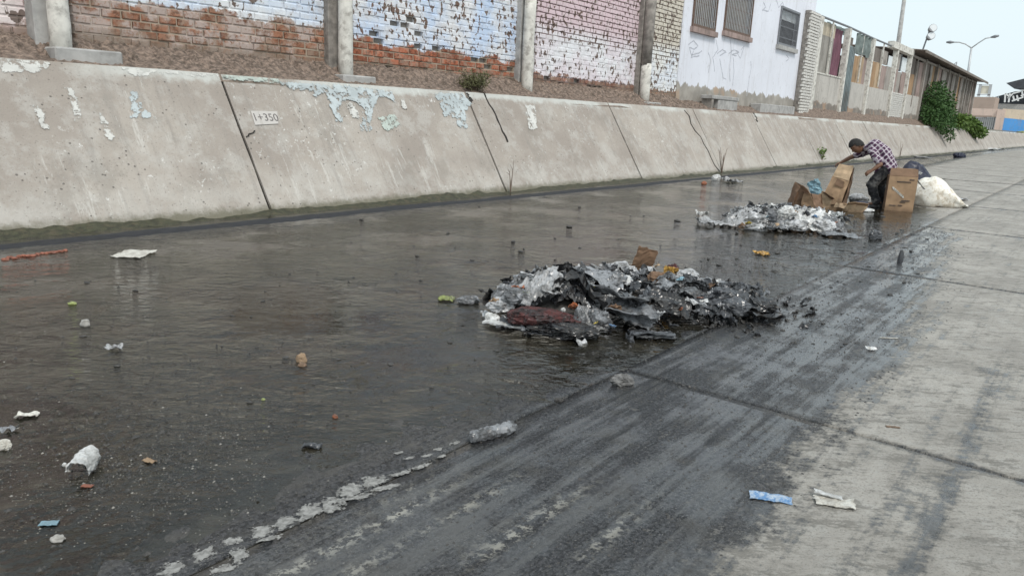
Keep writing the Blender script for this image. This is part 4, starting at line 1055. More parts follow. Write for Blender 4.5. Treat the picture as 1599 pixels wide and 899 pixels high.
# folded silver bag like a half shell
s = gsize(130, 725); p = on(132, 728)
V, F = crumple(.16, .12, .014, 6, 22, .003, 0, 0, 0, .12)
V = [Vector((sin(v.x*24+.35)*(.044+v.z*.7), v.y+.25*v.x*abs(v.x)*6, .034+cos(v.x*24+.35)*(.044+v.z*.7))) for v in V]
o = lit('silver_bag', (V, F), M['pclean'], p, (.12, .0, VR+.15), 'curved silvery white bag curled up in the dark water at lower left', 'bag'); o.location.z = fz(p)-.006
put_lump('crumpled_foil', 'scrap of white foil just left of the curled silvery bag', 'foil', 101, 722, 9, 8, M['pclean'], 7)
put_lump('crumpled_foil', 'whitish crumpled scrap cut by the left edge of the photo', 'foil', 6, 695, 26, 18, M['paper'], 8)
put_sheet('muddy_scrap', 'long muddy pale scrap lying by the left edge above the whitish one', 'scrap', 42, 646, 34, 16, M['paper'], 9, .3, .3)
put_sheet('muddy_scrap', 'small muddy pale scrap nearest the left edge', 'scrap', 14, 668, 24, 14, M['pgrey'], 10, .1, .4)
# sludge-coated roll
pts = [on(735, 690), on(752, 686), on(770, 681), on(786, 678), on(802, 672)]
mb = MB(); r = random.Random(9)
cpts = []
for a, b in zip(pts, pts[1:]): cpts += [a+(b-a)*k/4 for k in range(4)]
cpts.append(pts[-1]); rd = [.020]+[.030*r.uniform(.85, 1.15) for _ in cpts[2:]]+[.020]
c0 = cpts[len(cpts)//2].copy()
mb.tube([(q-c0)+Vector((r.uniform(-.004, .004), r.uniform(-.004, .004), .024)) for q in cpts], rd, 12)
mb.v = [tuple(Vector(v)*1.+Vector((0, 0, 1))*.007*nz(v[0]*60, v[1]*60, v[2]*60)+Vector((.62, -.78, 0))*.006*nz(v[0]*70+9, v[1]*70, v[2]*70)) for v in mb.v]
b_ = mb.build('rolled_rag', M['pgrey'], None, False, loc=c0)
tag(b_, 'stiff rolled grey rag coated in mud at the edge of the water', 'rag')
put_lump('stone', 'flat angular grey stone at the water edge below the big heap', 'stone', 970, 600, 38, 20, M['stoneD'], 11, .3, .45, .55)
put_lump('stone', 'black stone left of the angular grey one', 'stone', 873, 626, 16, 8, M['stoneB'], 12)
put_sheet('plastic_wrapper', 'crumpled blue and white wrapper lying on the dry concrete', 'wrapper', 1203, 778, 66, 26, M['pblue'], 13, -.25, .10, n=16)
# folded paper with dark edge
o = put_sheet('folded_paper', 'folded dirty white paper with its flap raised on the dry concrete', 'paper', 1303, 786, 62, 30, M['paper'], 14, -.25, .10, n=16)
o = put_sheet('paper_flap', 'loose white paper flap lying over the folded paper', 'paper', 1292, 778, 44, 12, M['pclean'], 15, -.3, .12, tilt=.1); o.location.z += .012
put_sheet('leaf_scrap', 'thin dark red leaf on the dry concrete near the joint', 'leaf', 1394, 667, 22, 5, M['stoneC'], 16, -.15, .15)
put_sheet('wrapper_scrap', 'ochre wrapper lying in the wet between the two heaps', 'wrapper', 1189, 396, 20, 22, M['pochre'], 17, .1, .25)
o = put_lump('plastic_bottle_stub', 'dark upright bottle stub on the wet sheen right of the heaps', 'bottle', 1405, 411, 10, 18, M['pdark'], 18, 0, .15, .8)
o.scale.z = 1.5
put_sheet('green_wrapper', 'yellow-green wrapper floating left of the big heap', 'wrapper', 697, 466, 26, 26, M['pgreen'], 19, 0, .2)
put_lump('plastic_lump', 'grey muddy bag lump just left of the big heap', 'bag', 732, 470, 36, 15, M['pgrey'], 20)
put_sheet('paper_scrap', 'flat white paper in the shallow water below the slope at left', 'paper', 210, 395, 48, 60, M['paper'], 21, .0, .05)
# long dark seam of grit and brick rubble at far left
s = gsize(60, 398)
for k in range(14):
    px, py = 8+k*7.2, 402-k*.9+random.Random(k).uniform(-1.5, 1.5)
    put_lump('brick_rubble', None, None, px, py, random.Random(k+5).uniform(8, 15), 4.5, M['brickred'], 30+k, random.Random(k).uniform(-.5, .5), .4, .8, 2)
    tag(bpy.context.scene.objects[-1] if False else COL.objects[-1], 'wet red brick fragment in the row of rubble at the far left', 'rubble', 'brick fragments at far left')
put_lump('foil_wrapper', 'white crumpled bag at the slope foot below the dead twigs', 'bag', 1118, 281, 16, 11, M['pclean'], 50)
put_lump('orange_scrap', 'small bright orange scrap at the slope foot', 'scrap', 1099, 287, 9, 6, M['porange'], 51)
put_sheet('plastic_sheet', 'thin pale plastic strung out right of the white bag', 'sheet', 1143, 284, 26, 40, M['pwhite'], 52, 0, .2)
put_lump('crumpled_bag', 'dark bag lying far off on the canal floor', 'bag', 1498, 246, 22, 10, M['pnavy'], 53)
put_sheet('plastic_sheet', 'pale sheet far off at the slope foot past the man', 'sheet', 1435, 245, 20, 60, M['pwhite'], 54, 0, .06)
put_sheet('plastic_sheet', 'long white and blue sheet on the floor at the far end', 'sheet', 1534, 233, 36, 70, M['pclean'], 55, .1, .08)
put_lump('crumpled_bag', 'small dark heap far off under the slope end', 'bag', 1540, 226, 8, 7, M['pnavy'], 56)
put_lump('crumpled_bag', 'small white bag at the far end of the floor', 'bag', 1556, 224, 5, 5, M['pclean'], 57)
put_sheet('plastic_sheet', 'pale rag at the far end beside the white bag', 'sheet', 1570, 227, 16, 60, M['pwhite'], 58, 0, .08)
put_lump('bottle_cap', 'small red cap in the dark water', 'cap', 523, 647, 10, 7, M['porange'], 59, ridge=True)
put_sheet('plastic_scrap', 'bluish scrap with a red speck below the red cap', 'scrap', 487, 694, 32, 16, M['pdark'], 60, 0, .3)
put_lump('bottle_cap', 'yellow-green cap in the water at left', 'cap', 411, 620, 7, 5, M['pgreen'], 61)
put_sheet('leaf_scrap', 'brown curled leaf on the gritty water bed', 'leaf', 233, 716, 22, 11, M['cardpale'], 62, -.3, .2)
put_sheet('plastic_scrap', 'pale blue scrap under water at lower left', 'scrap', 76, 812, 28, 14, M['pltblue'], 63, .2, .1)
put_sheet('plastic_scrap', 'reddish brown strip floating below the silvery bag', 'scrap', 136, 754, 18, 8, M['brickred'], 64, 0, .1)
put_lump('stone', 'yellow speck of litter at the far left of the water', 'litter', 112, 472, 14, 6, M['pgreen'], 65)
put_sheet('twig', 'thin white straw on the wet concrete right of the big heap', 'straw', 1388, 528, 30, 3, M['paper'], 66, 0, .1)
put_sheet('paper_scrap', 'white scrap of paper on the wet concrete below the thin straw', 'paper', 1360, 546, 14, 12, M['pclean'], 67, 0, .3)

# pale dried tread marks in the mud beside the joint
TM = [(268, 884, 44, 22), (318, 864, 38, 22), (372, 866, 30, 26), (345, 889, 46, 12), (362, 843, 30, 14), (408, 827, 36, 20), (446, 813, 44, 22), (420, 840, 40, 10), (484, 797, 48, 26), (518, 786, 40, 30), (548, 764, 46, 22), (583, 750, 42, 20), (600, 762, 60, 8), (556, 776, 60, 9), (628, 738, 40, 8), (655, 728, 34, 8), (668, 708, 18, 6), (685, 698, 14, 5), (712, 688, 18, 6), (690, 712, 14, 5), (640, 712, 18, 5), (622, 704, 14, 4)]
def m_tread():
    t = Mt('dried_pale_mud'); p = t.pos()
    col = t.mix(t.rng(t.noise(p, 40, 6, .75), .42, .6), (.17, .165, .155), (.30, .292, .275))
    e = t.math('SUBTRACT', t.attr('edge'), t.math('MULTIPLY', t.math('SUBTRACT', t.noise(p, 38, 7, .8), .5), 3.6))
    return t.fin(col, .8, t.bump(t.noise(p, 90, 4), .4, .004), alpha=t.math('GREATER_THAN', e, .10))
M['tread'] = m_tread()
for k, (px, py, w, h) in enumerate(TM):
    c = atZ(px, py, 0.); ng = 10; V = []; A = []
    for i in range(ng+1):
        for j in range(ng+1):
            u, v = (i/ng-.5)*2.4, (j/ng-.5)*2.4
            p = atZ(px+u*w*.5, py+v*h*.5-u*w*.10, 0.); z = floor_z(p.x, p.y)
            q = 1+.35*nz(u*1.5, v*1.5, k)
            V.append((p.x-c.x, p.y-c.y, z+.002)); A.append(1-math.hypot(u, v)/q)
    F = [(i*(ng+1)+j, i*(ng+1)+j+1, (i+1)*(ng+1)+j+1, (i+1)*(ng+1)+j) for i in range(ng) for j in range(ng)]
    m = mesh('dried_mud_patch', V, F, M['tread']); at = m.attributes.new('edge', 'FLOAT', 'POINT'); at.data.foreach_set('value', A)
    ob('dried_mud_patch', m, fl, (c.x, c.y, 0))

# --- small dark lumps scattered over the wet floor
lv = [lump(1, .75, .55, 200+k, .45, 2) for k in range(6)]
lm = [mesh('sludge_lump', v, f, M['stoneB']) for v, f in lv]; lm2 = [mesh('pebble', v, f, M['stoneA']) for v, f in lv]
r = random.Random(21); cnt = 0
spots = []
while len(spots) < 270:
    if r.random() < .55: px, py = r.uniform(1080, 1460), r.uniform(330, 545)
    elif r.random() < .6: px, py = r.uniform(520, 1100), r.uniform(320, 620)
    else: px, py = r.uniform(100, 600), r.uniform(420, 700)
    q = atZ(px, py)
    if 3.7 < q.x < 6.3 and 2.0 < q.y < 3.6: continue
    if q.y < interp(YST, q.x)+.1: continue
    spots.append((px, py))
for px, py in spots:
    w = r.choice((4, 5, 6, 7, 9, 12)); s = gsize(px, py); p = on(px, py, -.002)
    far = 'right of the big heap' if px > 1080 else 'in the water before the slope' if py < 420 else 'in the dark water left of the big heap'
    o = ob('sludge_lump', lm[r.randrange(6)], None, p, (0, 0, r.uniform(0, 6.3)), (w*s*.5, w*s*.5*r.uniform(.5, 1.2), w*s*.35*r.uniform(.5, 1.2)))
    tag(o, 'small black sludge lump '+far, 'sludge', 'black sludge lumps '+far)
# fine grit, too much to count
mb = MB()
for k in range(1500):
    if r.random() < .6: px, py = r.uniform(0, 420), r.triangular(600, 880, 720)
    else: px, py = r.uniform(0, 900), r.uniform(440, 800)
    q = atZ(px, py)
    if q.y < 2.1: continue
    z = fz(q)-.001; a = r.uniform(.0015, .004)*(2. if r.random() < .08 else 1)
    v, f = lv[k % 6] if False else (None, None)
    mb.add([q+Vector((0, 0, z-q.z))+Vector(d)*a for d in ((1, 0, 0), (.2, .9, 0), (-.9, .4, 0), (-.6, -.8, 0), (.5, -.8, 0), (.1, 0, .8))], [(0, 1, 5), (1, 2, 5), (2, 3, 5), (3, 4, 5), (4, 0, 5)])
kind(mb.build('grit', simple('pale_grit', (.25, .235, .21), .7, .3, 30)), 'stuff', 'pale grit scattered in the shallow water')
mb = MB()
for k in range(1500):      # dark clods on the bed, denser toward the lower left
    if r.random() < .75: px, py = r.gauss(230, 150), r.gauss(720, 70)
    else: px, py = r.uniform(0, 1000), r.uniform(430, 760)
    if py < 420 or py > 930: continue
    q = atZ(px, py)
    if q.y < 2.15 or (3.6 < q.x < 6.4 and q.y < 3.7): continue
    a = abs(r.gauss(.004, .004))+.0015; b_ = a*r.uniform(.5, 1.6); z = fz(q)
    mb.add([Vector((q.x, q.y, z))+Vector((d[0]*b_, d[1]*a, d[2]*a)) for d in ((1, 0, -.3), (.2, .9, -.3), (-.9, .4, -.3), (-.6, -.8, -.3), (.5, -.8, -.3), (.1, 0, .7))], [(0, 1, 5), (1, 2, 5), (2, 3, 5), (3, 4, 5), (4, 0, 5)])
kind(mb.build('mud_clods', M['stoneB']), 'stuff', 'small dark clods strewn in the shallow water')
mb = MB()
for k in range(4600):
    X_ = r.uniform(1.2, 13); Y_ = r.uniform(.7, 3.2) if X_ > 6.5 else r.uniform(.7, 2.3)
    if Y_ < interp(YST, X_)-.15+r.gauss(0, .12): continue
    a = r.uniform(.002, .007)*(1+X_*.12); q = Vector((X_, Y_, max(0., fz(Vector((X_, Y_, 0))))))
    mb.add([q+Vector(d)*a for d in ((1, 0, -.1), (.2, .9, -.1), (-.9, .4, -.1), (-.6, -.8, -.1), (.5, -.8, -.1), (.1, 0, .6))], [(0, 1, 5), (1, 2, 5), (2, 3, 5), (3, 4, 5), (4, 0, 5)])
kind(mb.build('black_grit', M['stoneB']), 'stuff', 'black gritty crumbs on the sludge-stained concrete')

# ------------------------------------------------------------------ the big heap of wet rubbish
def heap_h(x, y):
    # long mound from (3.9,3.1) to (5.7,1.9), highest toward the far left side
    a = Vector((4.40, 3.05)); b = Vector((5.5, 2.1)); p = Vector((x, y)); d = b-a; t = max(0, min(1, (p-a).dot(d)/d.dot(d)))
    w = .62-.22*t; h = .30*(1-.55*t)
    k = max(0., 1-((p-a-d*t).length/w)**2)
    return h*k*(1+.35*nz(x*3, y*3, 8))
def litter_mass(name, label, n, pick, hf, mats, size, seed):
    r = random.Random(seed); V = []; F = []; MI = []
    for k in range(n):
        x, y = pick(r); L = r.uniform(*size); cv, cf = crumple(L, L*r.uniform(.3, .9), L*.30, seed+k, 5, .003, r.uniform(-.1, .25)*L, r.uniform(0, .3)*L)
        rm = Euler((r.gauss(0, .5), r.gauss(0, .5), r.uniform(0, 6.3))).to_matrix(); o = Vector((x, y, hf(x, y)+r.uniform(-.02, .025)))
        b0 = len(V); V += [rm @ v+o for v in cv]; F += [tuple(i+b0 for i in f) for f in cf]; MI += [r.randrange(len(mats))]*len(cf)
    V = [Vector((v.x, v.y, max(v.z, -.03))) for v in V]
    m = mesh(name, V, F, mats); m.polygons.foreach_set('material_index', MI); m.update()
    return kind(ob(name, m), 'stuff', label)
def pick1(r):
    t = r.random(); x, y = 4.2+1.4*t, 3.15-1.15*t; return x+r.gauss(0, .24), y+r.gauss(0, .20)
# compacted mud core so that the heap is not hollow
xs, ys = axis(3.5, 6.3, .05), axis(1.5, 3.9, .05); V = []; ny = len(ys)
for x in xs:
    for y in ys: hh = heap_h(x, y); V.append((x, y, hh*.80-.05+(.025*nz(x*12, y*12, 3) if hh > .03 else -.05)))
F = [(i*ny+j, (i+1)*ny+j, (i+1)*ny+j+1, i*ny+j+1) for i in range(len(xs)-1) for j in range(ny-1) if heap_h(xs[i], ys[j]) > .13]
kind(ob('mud_mound', mesh('mud_mound', V, F, M['stoneB'], True)), 'stuff', 'black mud packed under the big rubbish heap')
litter_mass('rubbish_mass', 'shreds of grey and black plastic tangled in the big heap', 300, pick1, heap_h, [M['pdark'], M['pgrey'], M['pblack'], M['pdark'], M['pblack'], M['pgrey'], M['pwhite']], (.05, .17), 300)
def fringe(r):
    t = r.random(); x, y = 4.6+1.25*t, 2.55-.85*t; return x+r.gauss(0, .20), y+r.gauss(0, .13)
litter_mass('sludge_shreds', 'black sludgy shreds along the near edge of the big heap', 260, fringe, lambda x, y: heap_h(x, y)*.3+.012, [M['pblack'], M['pdark'], M['stoneB']], (.03, .11), 900)
def hp(px, py, hf=None):            # point of the heap surface seen at a photo pixel
    hf = hf or heap_h; d = ray(px, py); t = 3.
    while t < 18:
        p = CAMP+d*t
        if p.z <= max(hf(p.x, p.y), 0): return p
        t += .01
    return atZ(px, py)
def heap_sheet(name, label, px, py, wpx, dpx, mat, seed, rot=0., amp=.2, tilt=(0, 0), n=16, cat='plastic', dz=.02, curl=0., fold=0., bow=0., th=.003):
    p = hp(px, py); s = (p-CAMP).dot(_f)/FPX
    return lit(name, crumple(wpx*s, dpx*s, amp*min(wpx, dpx)*s, seed, n, th, curl*wpx*s, fold*wpx*s, bow*dpx*s), mat, p+Vector((0, 0, dz)), (tilt[0], tilt[1], VR+rot), label, cat)
def heap_lump(name, label, px, py, wpx, hpx, mat, seed, rot=0., rough=.4, cat='bag', dk=.8, dz=-.02):
    p = hp(px, py); s = (p-CAMP).dot(_f)/FPX
    return lit(name, lump(wpx*s/2, wpx*s/2*dk, hpx*s*.62, seed, rough, 5 if wpx > 60 else 4), mat, p+Vector((0, 0, dz)), (random.Random(seed).uniform(-.2, .2), random.Random(seed+1).uniform(-.2, .2), VR+rot), label, cat)
def drape_on(name, label, px, py, wpx, dpx, mat, seed, rot=0., amp=.03, cat='sheet', hf=None, lift=.012, n=26, dirn=0.):
    """wet plastic sheet lying over a heap: follows its surface, with sharp folds"""
    hf = hf or heap_h; c = hp(px, py, hf); s_ = (c-CAMP).dot(_f)/FPX; L, W = wpx*s_, dpx*s_
    m_ = max(8, int(n*W/L)) if W < L else n; ca, sa = cos(VR+rot), sin(VR+rot); cd, sd_ = cos(dirn), sin(dirn); P = []
    base = hf(c.x, c.y)
    for i in range(n+1):
        for j in range(m_+1):
            u, v = i/n-.5, j/m_-.5
            eu = 1-.22*abs(nz(v*5, seed, 1))-.1*abs(nz(v*17, seed, 2)); ev = 1-.25*abs(nz(u*5, seed, 3))-.1*abs(nz(u*17, seed, 4))
            a, b = u*L*eu, v*W*ev; x, y = c.x+a*ca-b*sa, c.y+a*sa+b*ca
            fu, fv = u*cd+v*sd_, -u*sd_+v*cd
            q = Vector((fu*2.2+seed, fv*7, seed*.3)); f1 = mn.voronoi(q+.35*mn.noise_vector(q))[0]
            fold = (1-2.2*abs(nz(fu*2+seed, fv*6+.6*nz(u*4, v*4, seed), 3)))*.7+(f1[1]-f1[0])*.8-.3
            edg = max(0, abs(u)*2-.7)+max(0, abs(v)*2-.7)
            z = max(hf(x, y), .0)+lift+amp*fold+amp*.35*nz(u*14, v*14, seed)-edg*.06*(.4+nz(u*9, v*9, seed+4))
            x += .10*L*nz(u*6, v*6, seed+20)*edg; y += .14*W*nz(u*6, v*6, seed+30)*edg
            P.append(Vector((x-c.x, y-c.y, max(z, .002+.01*abs(nz(u*11, v*11, seed)))-base)))
    K = len(P); V = P+[p-Vector((0, 0, .004)) for p in P]; q = lambda k, i, j: k*K+i*(m_+1)+j; F = []
    for i in range(n):
        for j in range(m_): F += [(q(0, i, j), q(0, i+1, j), q(0, i+1, j+1), q(0, i, j+1)), (q(1, i, j+1), q(1, i+1, j+1), q(1, i+1, j), q(1, i, j))]
    for i in range(n): F += [(q(0, i+1, 0), q(0, i, 0), q(1, i, 0), q(1, i+1, 0)), (q(0, i, m_), q(0, i+1, m_), q(1, i+1, m_), q(1, i, m_))]
    for j in range(m_): F += [(q(0, 0, j), q(0, 0, j+1), q(1, 0, j+1), q(1, 0, j)), (q(0, n, j+1), q(0, n, j), q(1, n, j), q(1, n, j+1))]
    return lit(name, (V, F), mat, (c.x, c.y, base), (0, 0, 0), label, cat)
for k, (lb, px, py, w_, d_, m_, rt, am, lf, dn) in enumerate([
    ('crinkled silver-grey sheet over the upper left shoulder of the big heap', 842, 448, 70, 60, 'pwhite', .3, .04, .04, .6),
    ('grey crinkled sheet at the back left of the big heap', 795, 460, 60, 44, 'pgrey', -.1, .04, .03, .2),
    ('grey crinkled sheet running down from the crest of the heap', 925, 440, 105, 55, 'pgrey', -.4, .03, .06, .2),
    ('smooth slate sheet in the middle front of the heap', 985, 488, 80, 56, 'pgrey', -.4, .015, .04, .9),
    ('white crinkled film behind the crest left of the standing cardboard', 965, 424, 60, 40, 'pwhite', 0, .03, .03, .3),
    ('small white film beside the ochre wrapper', 1062, 434, 50, 34, 'pwhite', .3, .03, .03, 1.),
    ('dull grey film right of the ochre wrapper', 1100, 446, 70, 46, 'pgrey', -.1, .03, .03, .5),
    ('black wrinkled film over the right part of the heap', 1150, 468, 74, 46, 'pdark', -.25, .03, .03, .1),
    ('dark grey film low on the right side of the heap', 1110, 484, 60, 40, 'pdark', .2, .03, .03, .8),
    ('black film in the dip between the slate sheet and the bags', 1045, 474, 70, 40, 'pblack', -.3, .03, .03, .4),
    ('black film under the maroon sack', 850, 516, 70, 26, 'pblack', .1, .02, .015, .4),
    ('soiled whitish film at the front centre of the heap', 925, 503, 44, 40, 'pwhite', .5, .03, .03, 1.2),
    ('slate film lying flat on the wet concrete before the heap', 1022, 524, 66, 34, 'pgrey', .1, .01, .012, .2),
    ('black film gaping under the crest sheet', 905, 462, 60, 40, 'pblack', -.2, .04, .03, .3),
    ('grey film at the foot of the heap by the foam', 800, 506, 50, 26, 'pdark', -.2, .02, .015, .7)]):
    drape_on('plastic_sheet', lb, px, py, w_, d_, M[m_], 801+k*3, rt, am, lift=lf, dirn=dn)
heap_lump('plastic_bag', 'grey crumpled plastic bag on the top left of the big heap', 812, 468, 60, 26, M['pgrey'], 401, .2, .5)
heap_lump('plastic_bag', 'pale grey plastic bag at the back left of the big heap', 785, 478, 46, 20, M['pwhite'], 402, -.2, .5)
heap_sheet('plastic_sheet', 'long grey tarp sheet draped down the middle of the big heap', 945, 460, 150, 78, M['pgrey'], 403, -.28, .16, (-.25, .12), 22, 'sheet', .05, th=.005)
heap_sheet('plastic_sheet', 'black torn sheet gaping open at the crest of the big heap', 915, 455, 92, 70, M['pblack'], 404, -.35, .3, (-.5, .1), 18, 'sheet', .05, -.2)
heap_lump('net_sack', 'dark maroon net sack at the front of the big heap', 838, 502, 112, 32, M['pred'], 405, -.15, .30, 'sack', .6)
heap_lump('net_sack', 'black muddy sack half under the maroon net sack', 880, 519, 120, 26, M['pblack'], 406, -.1, .4, 'sack', .6)
p = on(757, 497)
heap_sheet('foam_strip', 'white foam strip lying along the lower left edge of the big heap', 792, 511, 84, 15, M['foam'], 407, -.42, .22, (0, .0), 20, 'foam', .03, th=.014)
heap_lump('foam_piece', 'lump of white foam at the left tip of the big heap', 768, 499, 26, 18, M['foam'], 408, 0, .35, 'foam')
heap_lump('foam_piece', 'small white foam bit beside the maroon net sack', 880, 482, 9, 8, M['pclean'], 409, 0, .2, 'foam')
heap_sheet('foam_strip', 'dirty white band across the top of the maroon sack', 790, 476, 50, 12, M['pwhite'], 410, .1, .25, (0, 0), 14, 'foam', .03, th=.012)
heap_sheet('orange_wrapper', 'orange wrapper among the grey bags at the back of the heap', 806, 462, 26, 16, M['porange'], 411, 0, .3, (-.7, 0), 10, 'wrapper', .06)
heap_sheet('orange_wrapper', 'small orange scrap in the front of the heap right of the maroon sack', 894, 487, 14, 12, M['porange'], 412, .6, .3, (-.9, .4), 8, 'wrapper', .05)
heap_sheet('yellow_wrapper', 'square yellow wrapper on the slope of the grey tarp', 936, 468, 22, 14, M['pyellow'], 413, -.2, .12, (-.6, 0), 8, 'wrapper', .09)
heap_sheet('ochre_wrapper', 'ochre wrapper standing on the crest of the big heap', 1043, 438, 24, 34, M['pochre'], 414, .1, .3, (-1., .1), 10, 'wrapper', .06)
heap_lump('dark_bag', 'brown-black bag beside the ochre wrapper', 1028, 442, 40, 26, M['carddark'], 415)
heap_sheet('cardboard_piece', 'upright brown cardboard piece standing behind the big heap', 1005, 420, 33, 40, M['carddark'], 416, -.1, .06, (-1.35, .25), 10, 'cardboard', .10, th=.008)
heap_lump('white_bag', 'bright white crumpled bag near the standing cardboard', 973, 436, 30, 14, M['pclean'], 417, -.3)
heap_lump('white_bag', 'pale bag directly under the standing cardboard', 1012, 434, 40, 22, M['pwhite'], 418)
heap_lump('white_bag', 'grey-white bag at the back of the heap left of the cardboard', 962, 424, 52, 20, M['pwhite'], 419)
heap_lump('white_bag', 'grey-white bag right of the ochre wrapper', 1070, 432, 44, 18, M['pwhite'], 420)
heap_lump('plastic_bag', 'round grey muddy bag in the middle of the heap', 1078, 460, 40, 18, M['pgrey'], 421)
heap_sheet('paper_wrapper', 'white and orange strip wrapper bent on the crest', 1092, 448, 34, 10, M['paper'], 422, -.9, .3, (-.4, 0), 10, 'wrapper', .06)
heap_sheet('plastic_sheet', 'flat slate grey sheet at the lower front of the big heap', 985, 500, 84, 52, M['pgrey'], 423, -.25, .10, (-.35, .1), 16, 'sheet', .05, th=.006)
heap_sheet('plastic_sheet', 'flat slate sheet touching the wet concrete in front of the heap', 1017, 524, 72, 40, M['pdark'], 424, .0, .10, (-.15, 0), 14, 'sheet', .03, th=.006)
heap_sheet('plastic_sheet', 'dark flap at the bottom of the heap by the foam strip', 860, 524, 74, 24, M['pdark'], 425, 0, .12, (-.1, 0), 12, 'sheet', .02)
heap_lump('plastic_bag', 'grey drop-shaped bag hanging at the heap front', 907, 506, 26, 36, M['pgrey'], 426, 0, .25, 'bag')
heap_lump('plastic_bag', 'grey crushed bag at the front right of the drop-shaped one', 936, 508, 44, 34, M['pgrey'], 427, .4, .5)
heap_lump('dark_bag', 'black crushed bag right of the slate grey sheet', 1040, 486, 56, 28, M['pblack'], 428)
heap_lump('dark_bag', 'glossy dark bag on the right shoulder of the heap', 1125, 464, 50, 22, M['pdark'], 429)
heap_lump('dark_bag', 'rounded dark grey bag low on the right of the heap', 1145, 485, 54, 28, M['pdark'], 430)
heap_lump('dark_bag', 'black bag at the right tip of the big heap', 1190, 478, 48, 20, M['pblack'], 431)
heap_sheet('plastic_sheet', 'ragged black sheet trailing off the right tip of the heap', 1180, 495, 80, 34, M['pblack'], 432, -.2, .3, (0, 0), 14, 'sheet', .03)
heap_sheet('red_scrap', 'tiny red scrap in the middle of the heap', 1092, 476, 10, 6, M['porange'], 433, 0, .2, (-.5, 0), 6, 'scrap', .06)
for k, (lb, px, py, w_, m_) in enumerate([
    ('small blue scrap low on the front of the big heap', 955, 520, 12, 'pblue'), ('green scrap at the back left of the big heap', 820, 470, 13, 'pgreen'),
    ('brown cardboard scrap on the left shoulder of the big heap', 775, 482, 20, 'card'), ('wet brown rag in the front middle of the big heap', 955, 492, 26, 'carddark'),
    ('yellow scrap under the slate sheet of the big heap', 930, 516, 10, 'pyellow'), ('tan scrap beside the standing cardboard', 1022, 424, 18, 'cardpale'),
    ('brown paper near the right shoulder of the big heap', 1108, 456, 20, 'carddark'), ('white paper ball at the right shoulder of the big heap', 1118, 448, 12, 'pclean'),
    ('pale blue scrap on the crest right of the ochre wrapper', 1060, 446, 12, 'pltblue'), ('orange scrap at the right front of the big heap', 1060, 494, 9, 'porange'),
    ('white packet in the front right of the big heap', 1098, 482, 14, 'pclean'), ('maroon rag at the front centre of the big heap', 895, 510, 22, 'pred'),
    ('dull red rag behind the ochre wrapper', 1050, 426, 18, 'pred')]):
    heap_sheet('litter_scrap', lb, px, py, w_, w_*.8, M[m_], 640+k, .3*k, .3, (-.5, .3), 8, 'scrap', .06)
r = random.Random(77)
LB = {'pgrey': 'grey plastic shred lying loose on the big heap', 'pwhite': 'soiled white plastic shred lying loose on the big heap', 'pblack': 'black plastic shred lying loose on the big heap', 'pdark': 'dark muddy plastic shred lying loose on the big heap'}
for k in range(110):
    x, y = pick1(r); h = heap_h(x, y)
    if h < .03: continue
    m_ = r.choice(('pgrey', 'pgrey', 'pdark', 'pblack', 'pwhite') if x < 5.1 else ('pdark', 'pblack', 'pgrey', 'pdark'))
    L = r.uniform(.08, .2)
    lit('plastic_shred', crumple(L, L*r.uniform(.3, .7), L*.22, 500+k, 8, .003, r.uniform(-.1, .2)*L), M[m_], (x, y, h+.05), (r.gauss(0, .45), r.gauss(0, .45), r.uniform(0, 6.3)), LB[m_], 'plastic', LB[m_])

# ------------------------------------------------------------------ the second, paler heap
def heap2(x, y):
    a = Vector((10.5, 3.95)); b = Vector((11.2, 2.95)); p = Vector((x, y)); d = b-a; t = max(0, min(1, (p-a).dot(d)/d.dot(d)))
    return max(0., 1-((p-a-d*t).length/.46)**2)*.27*(1-.4*abs(t-.4))*(1+.3*nz(x*3, y*3, 4))
def pick2(r):
    t = r.random(); return 10.45+.8*t+r.gauss(0, .15), 4.02-1.07*t+r.gauss(0, .13)
xs, ys = axis(9.6, 12, .06), axis(2.3, 4.9, .06); ny = len(ys)
V = [(x, y, heap2(x, y)*.8-(.05-.02*nz(x*11, y*11, 3) if heap2(x, y) > .03 else .1)) for x in xs for y in ys]
F = [(i*ny+j, (i+1)*ny+j, (i+1)*ny+j+1, i*ny+j+1) for i in range(len(xs)-1) for j in range(ny-1) if heap2(xs[i], ys[j]) > .10]
kind(ob('mud_mound', mesh('mud_mound', V, F, M['stoneB'], True)), 'stuff', 'grey mud under the pale rubbish heap')
litter_mass('rubbish_mass', 'shreds of pale plastic tangled in the farther heap', 300, pick2, heap2, [M['pwhite'], M['pgrey'], M['pwhite'], M['pclean'], M['pgrey'], M['pclean'], M['pdark']], (.06, .2), 1300)
def h2_lump(name, label, px, py, wpx, hpx, mat, seed, cat='bag', rough=.45):
    p = hp(px, py+hpx*.3, heap2); s = (p-CAMP).dot(_f)/FPX; p.z -= .03
    return lit(name, lump(wpx*s/2, wpx*s/2*.7, hpx*s*.55, seed, rough), mat, p, (0, 0, VR), label, cat)
for k, (lb, px, py, w_, d_, m_, rt, am, dn) in enumerate([
    ('thin white film on the left half of the farther heap', 1172, 340, 44, 40, 'pwhite', .2, .05, .7),
    ('grey film in the middle of the farther heap', 1212, 346, 40, 40, 'pgrey', -.3, .05, .3),
    ('clean white film on the right half of the farther heap', 1262, 346, 44, 44, 'pclean', -.3, .05, 1.),
    ('grey film at the right end of the farther heap', 1298, 352, 36, 36, 'pgrey', .2, .04, .2),
    ('black film low at the front of the farther heap', 1200, 356, 36, 24, 'pblack', .1, .03, .4),
    ('pale film trailing toward the left of the farther heap', 1140, 348, 40, 26, 'pwhite', 0, .03, .2)]):
    drape_on('plastic_sheet', lb, px, py, w_, d_, M[m_], 881+k*3, rt, am, hf=heap2, lift=.03, dirn=dn)
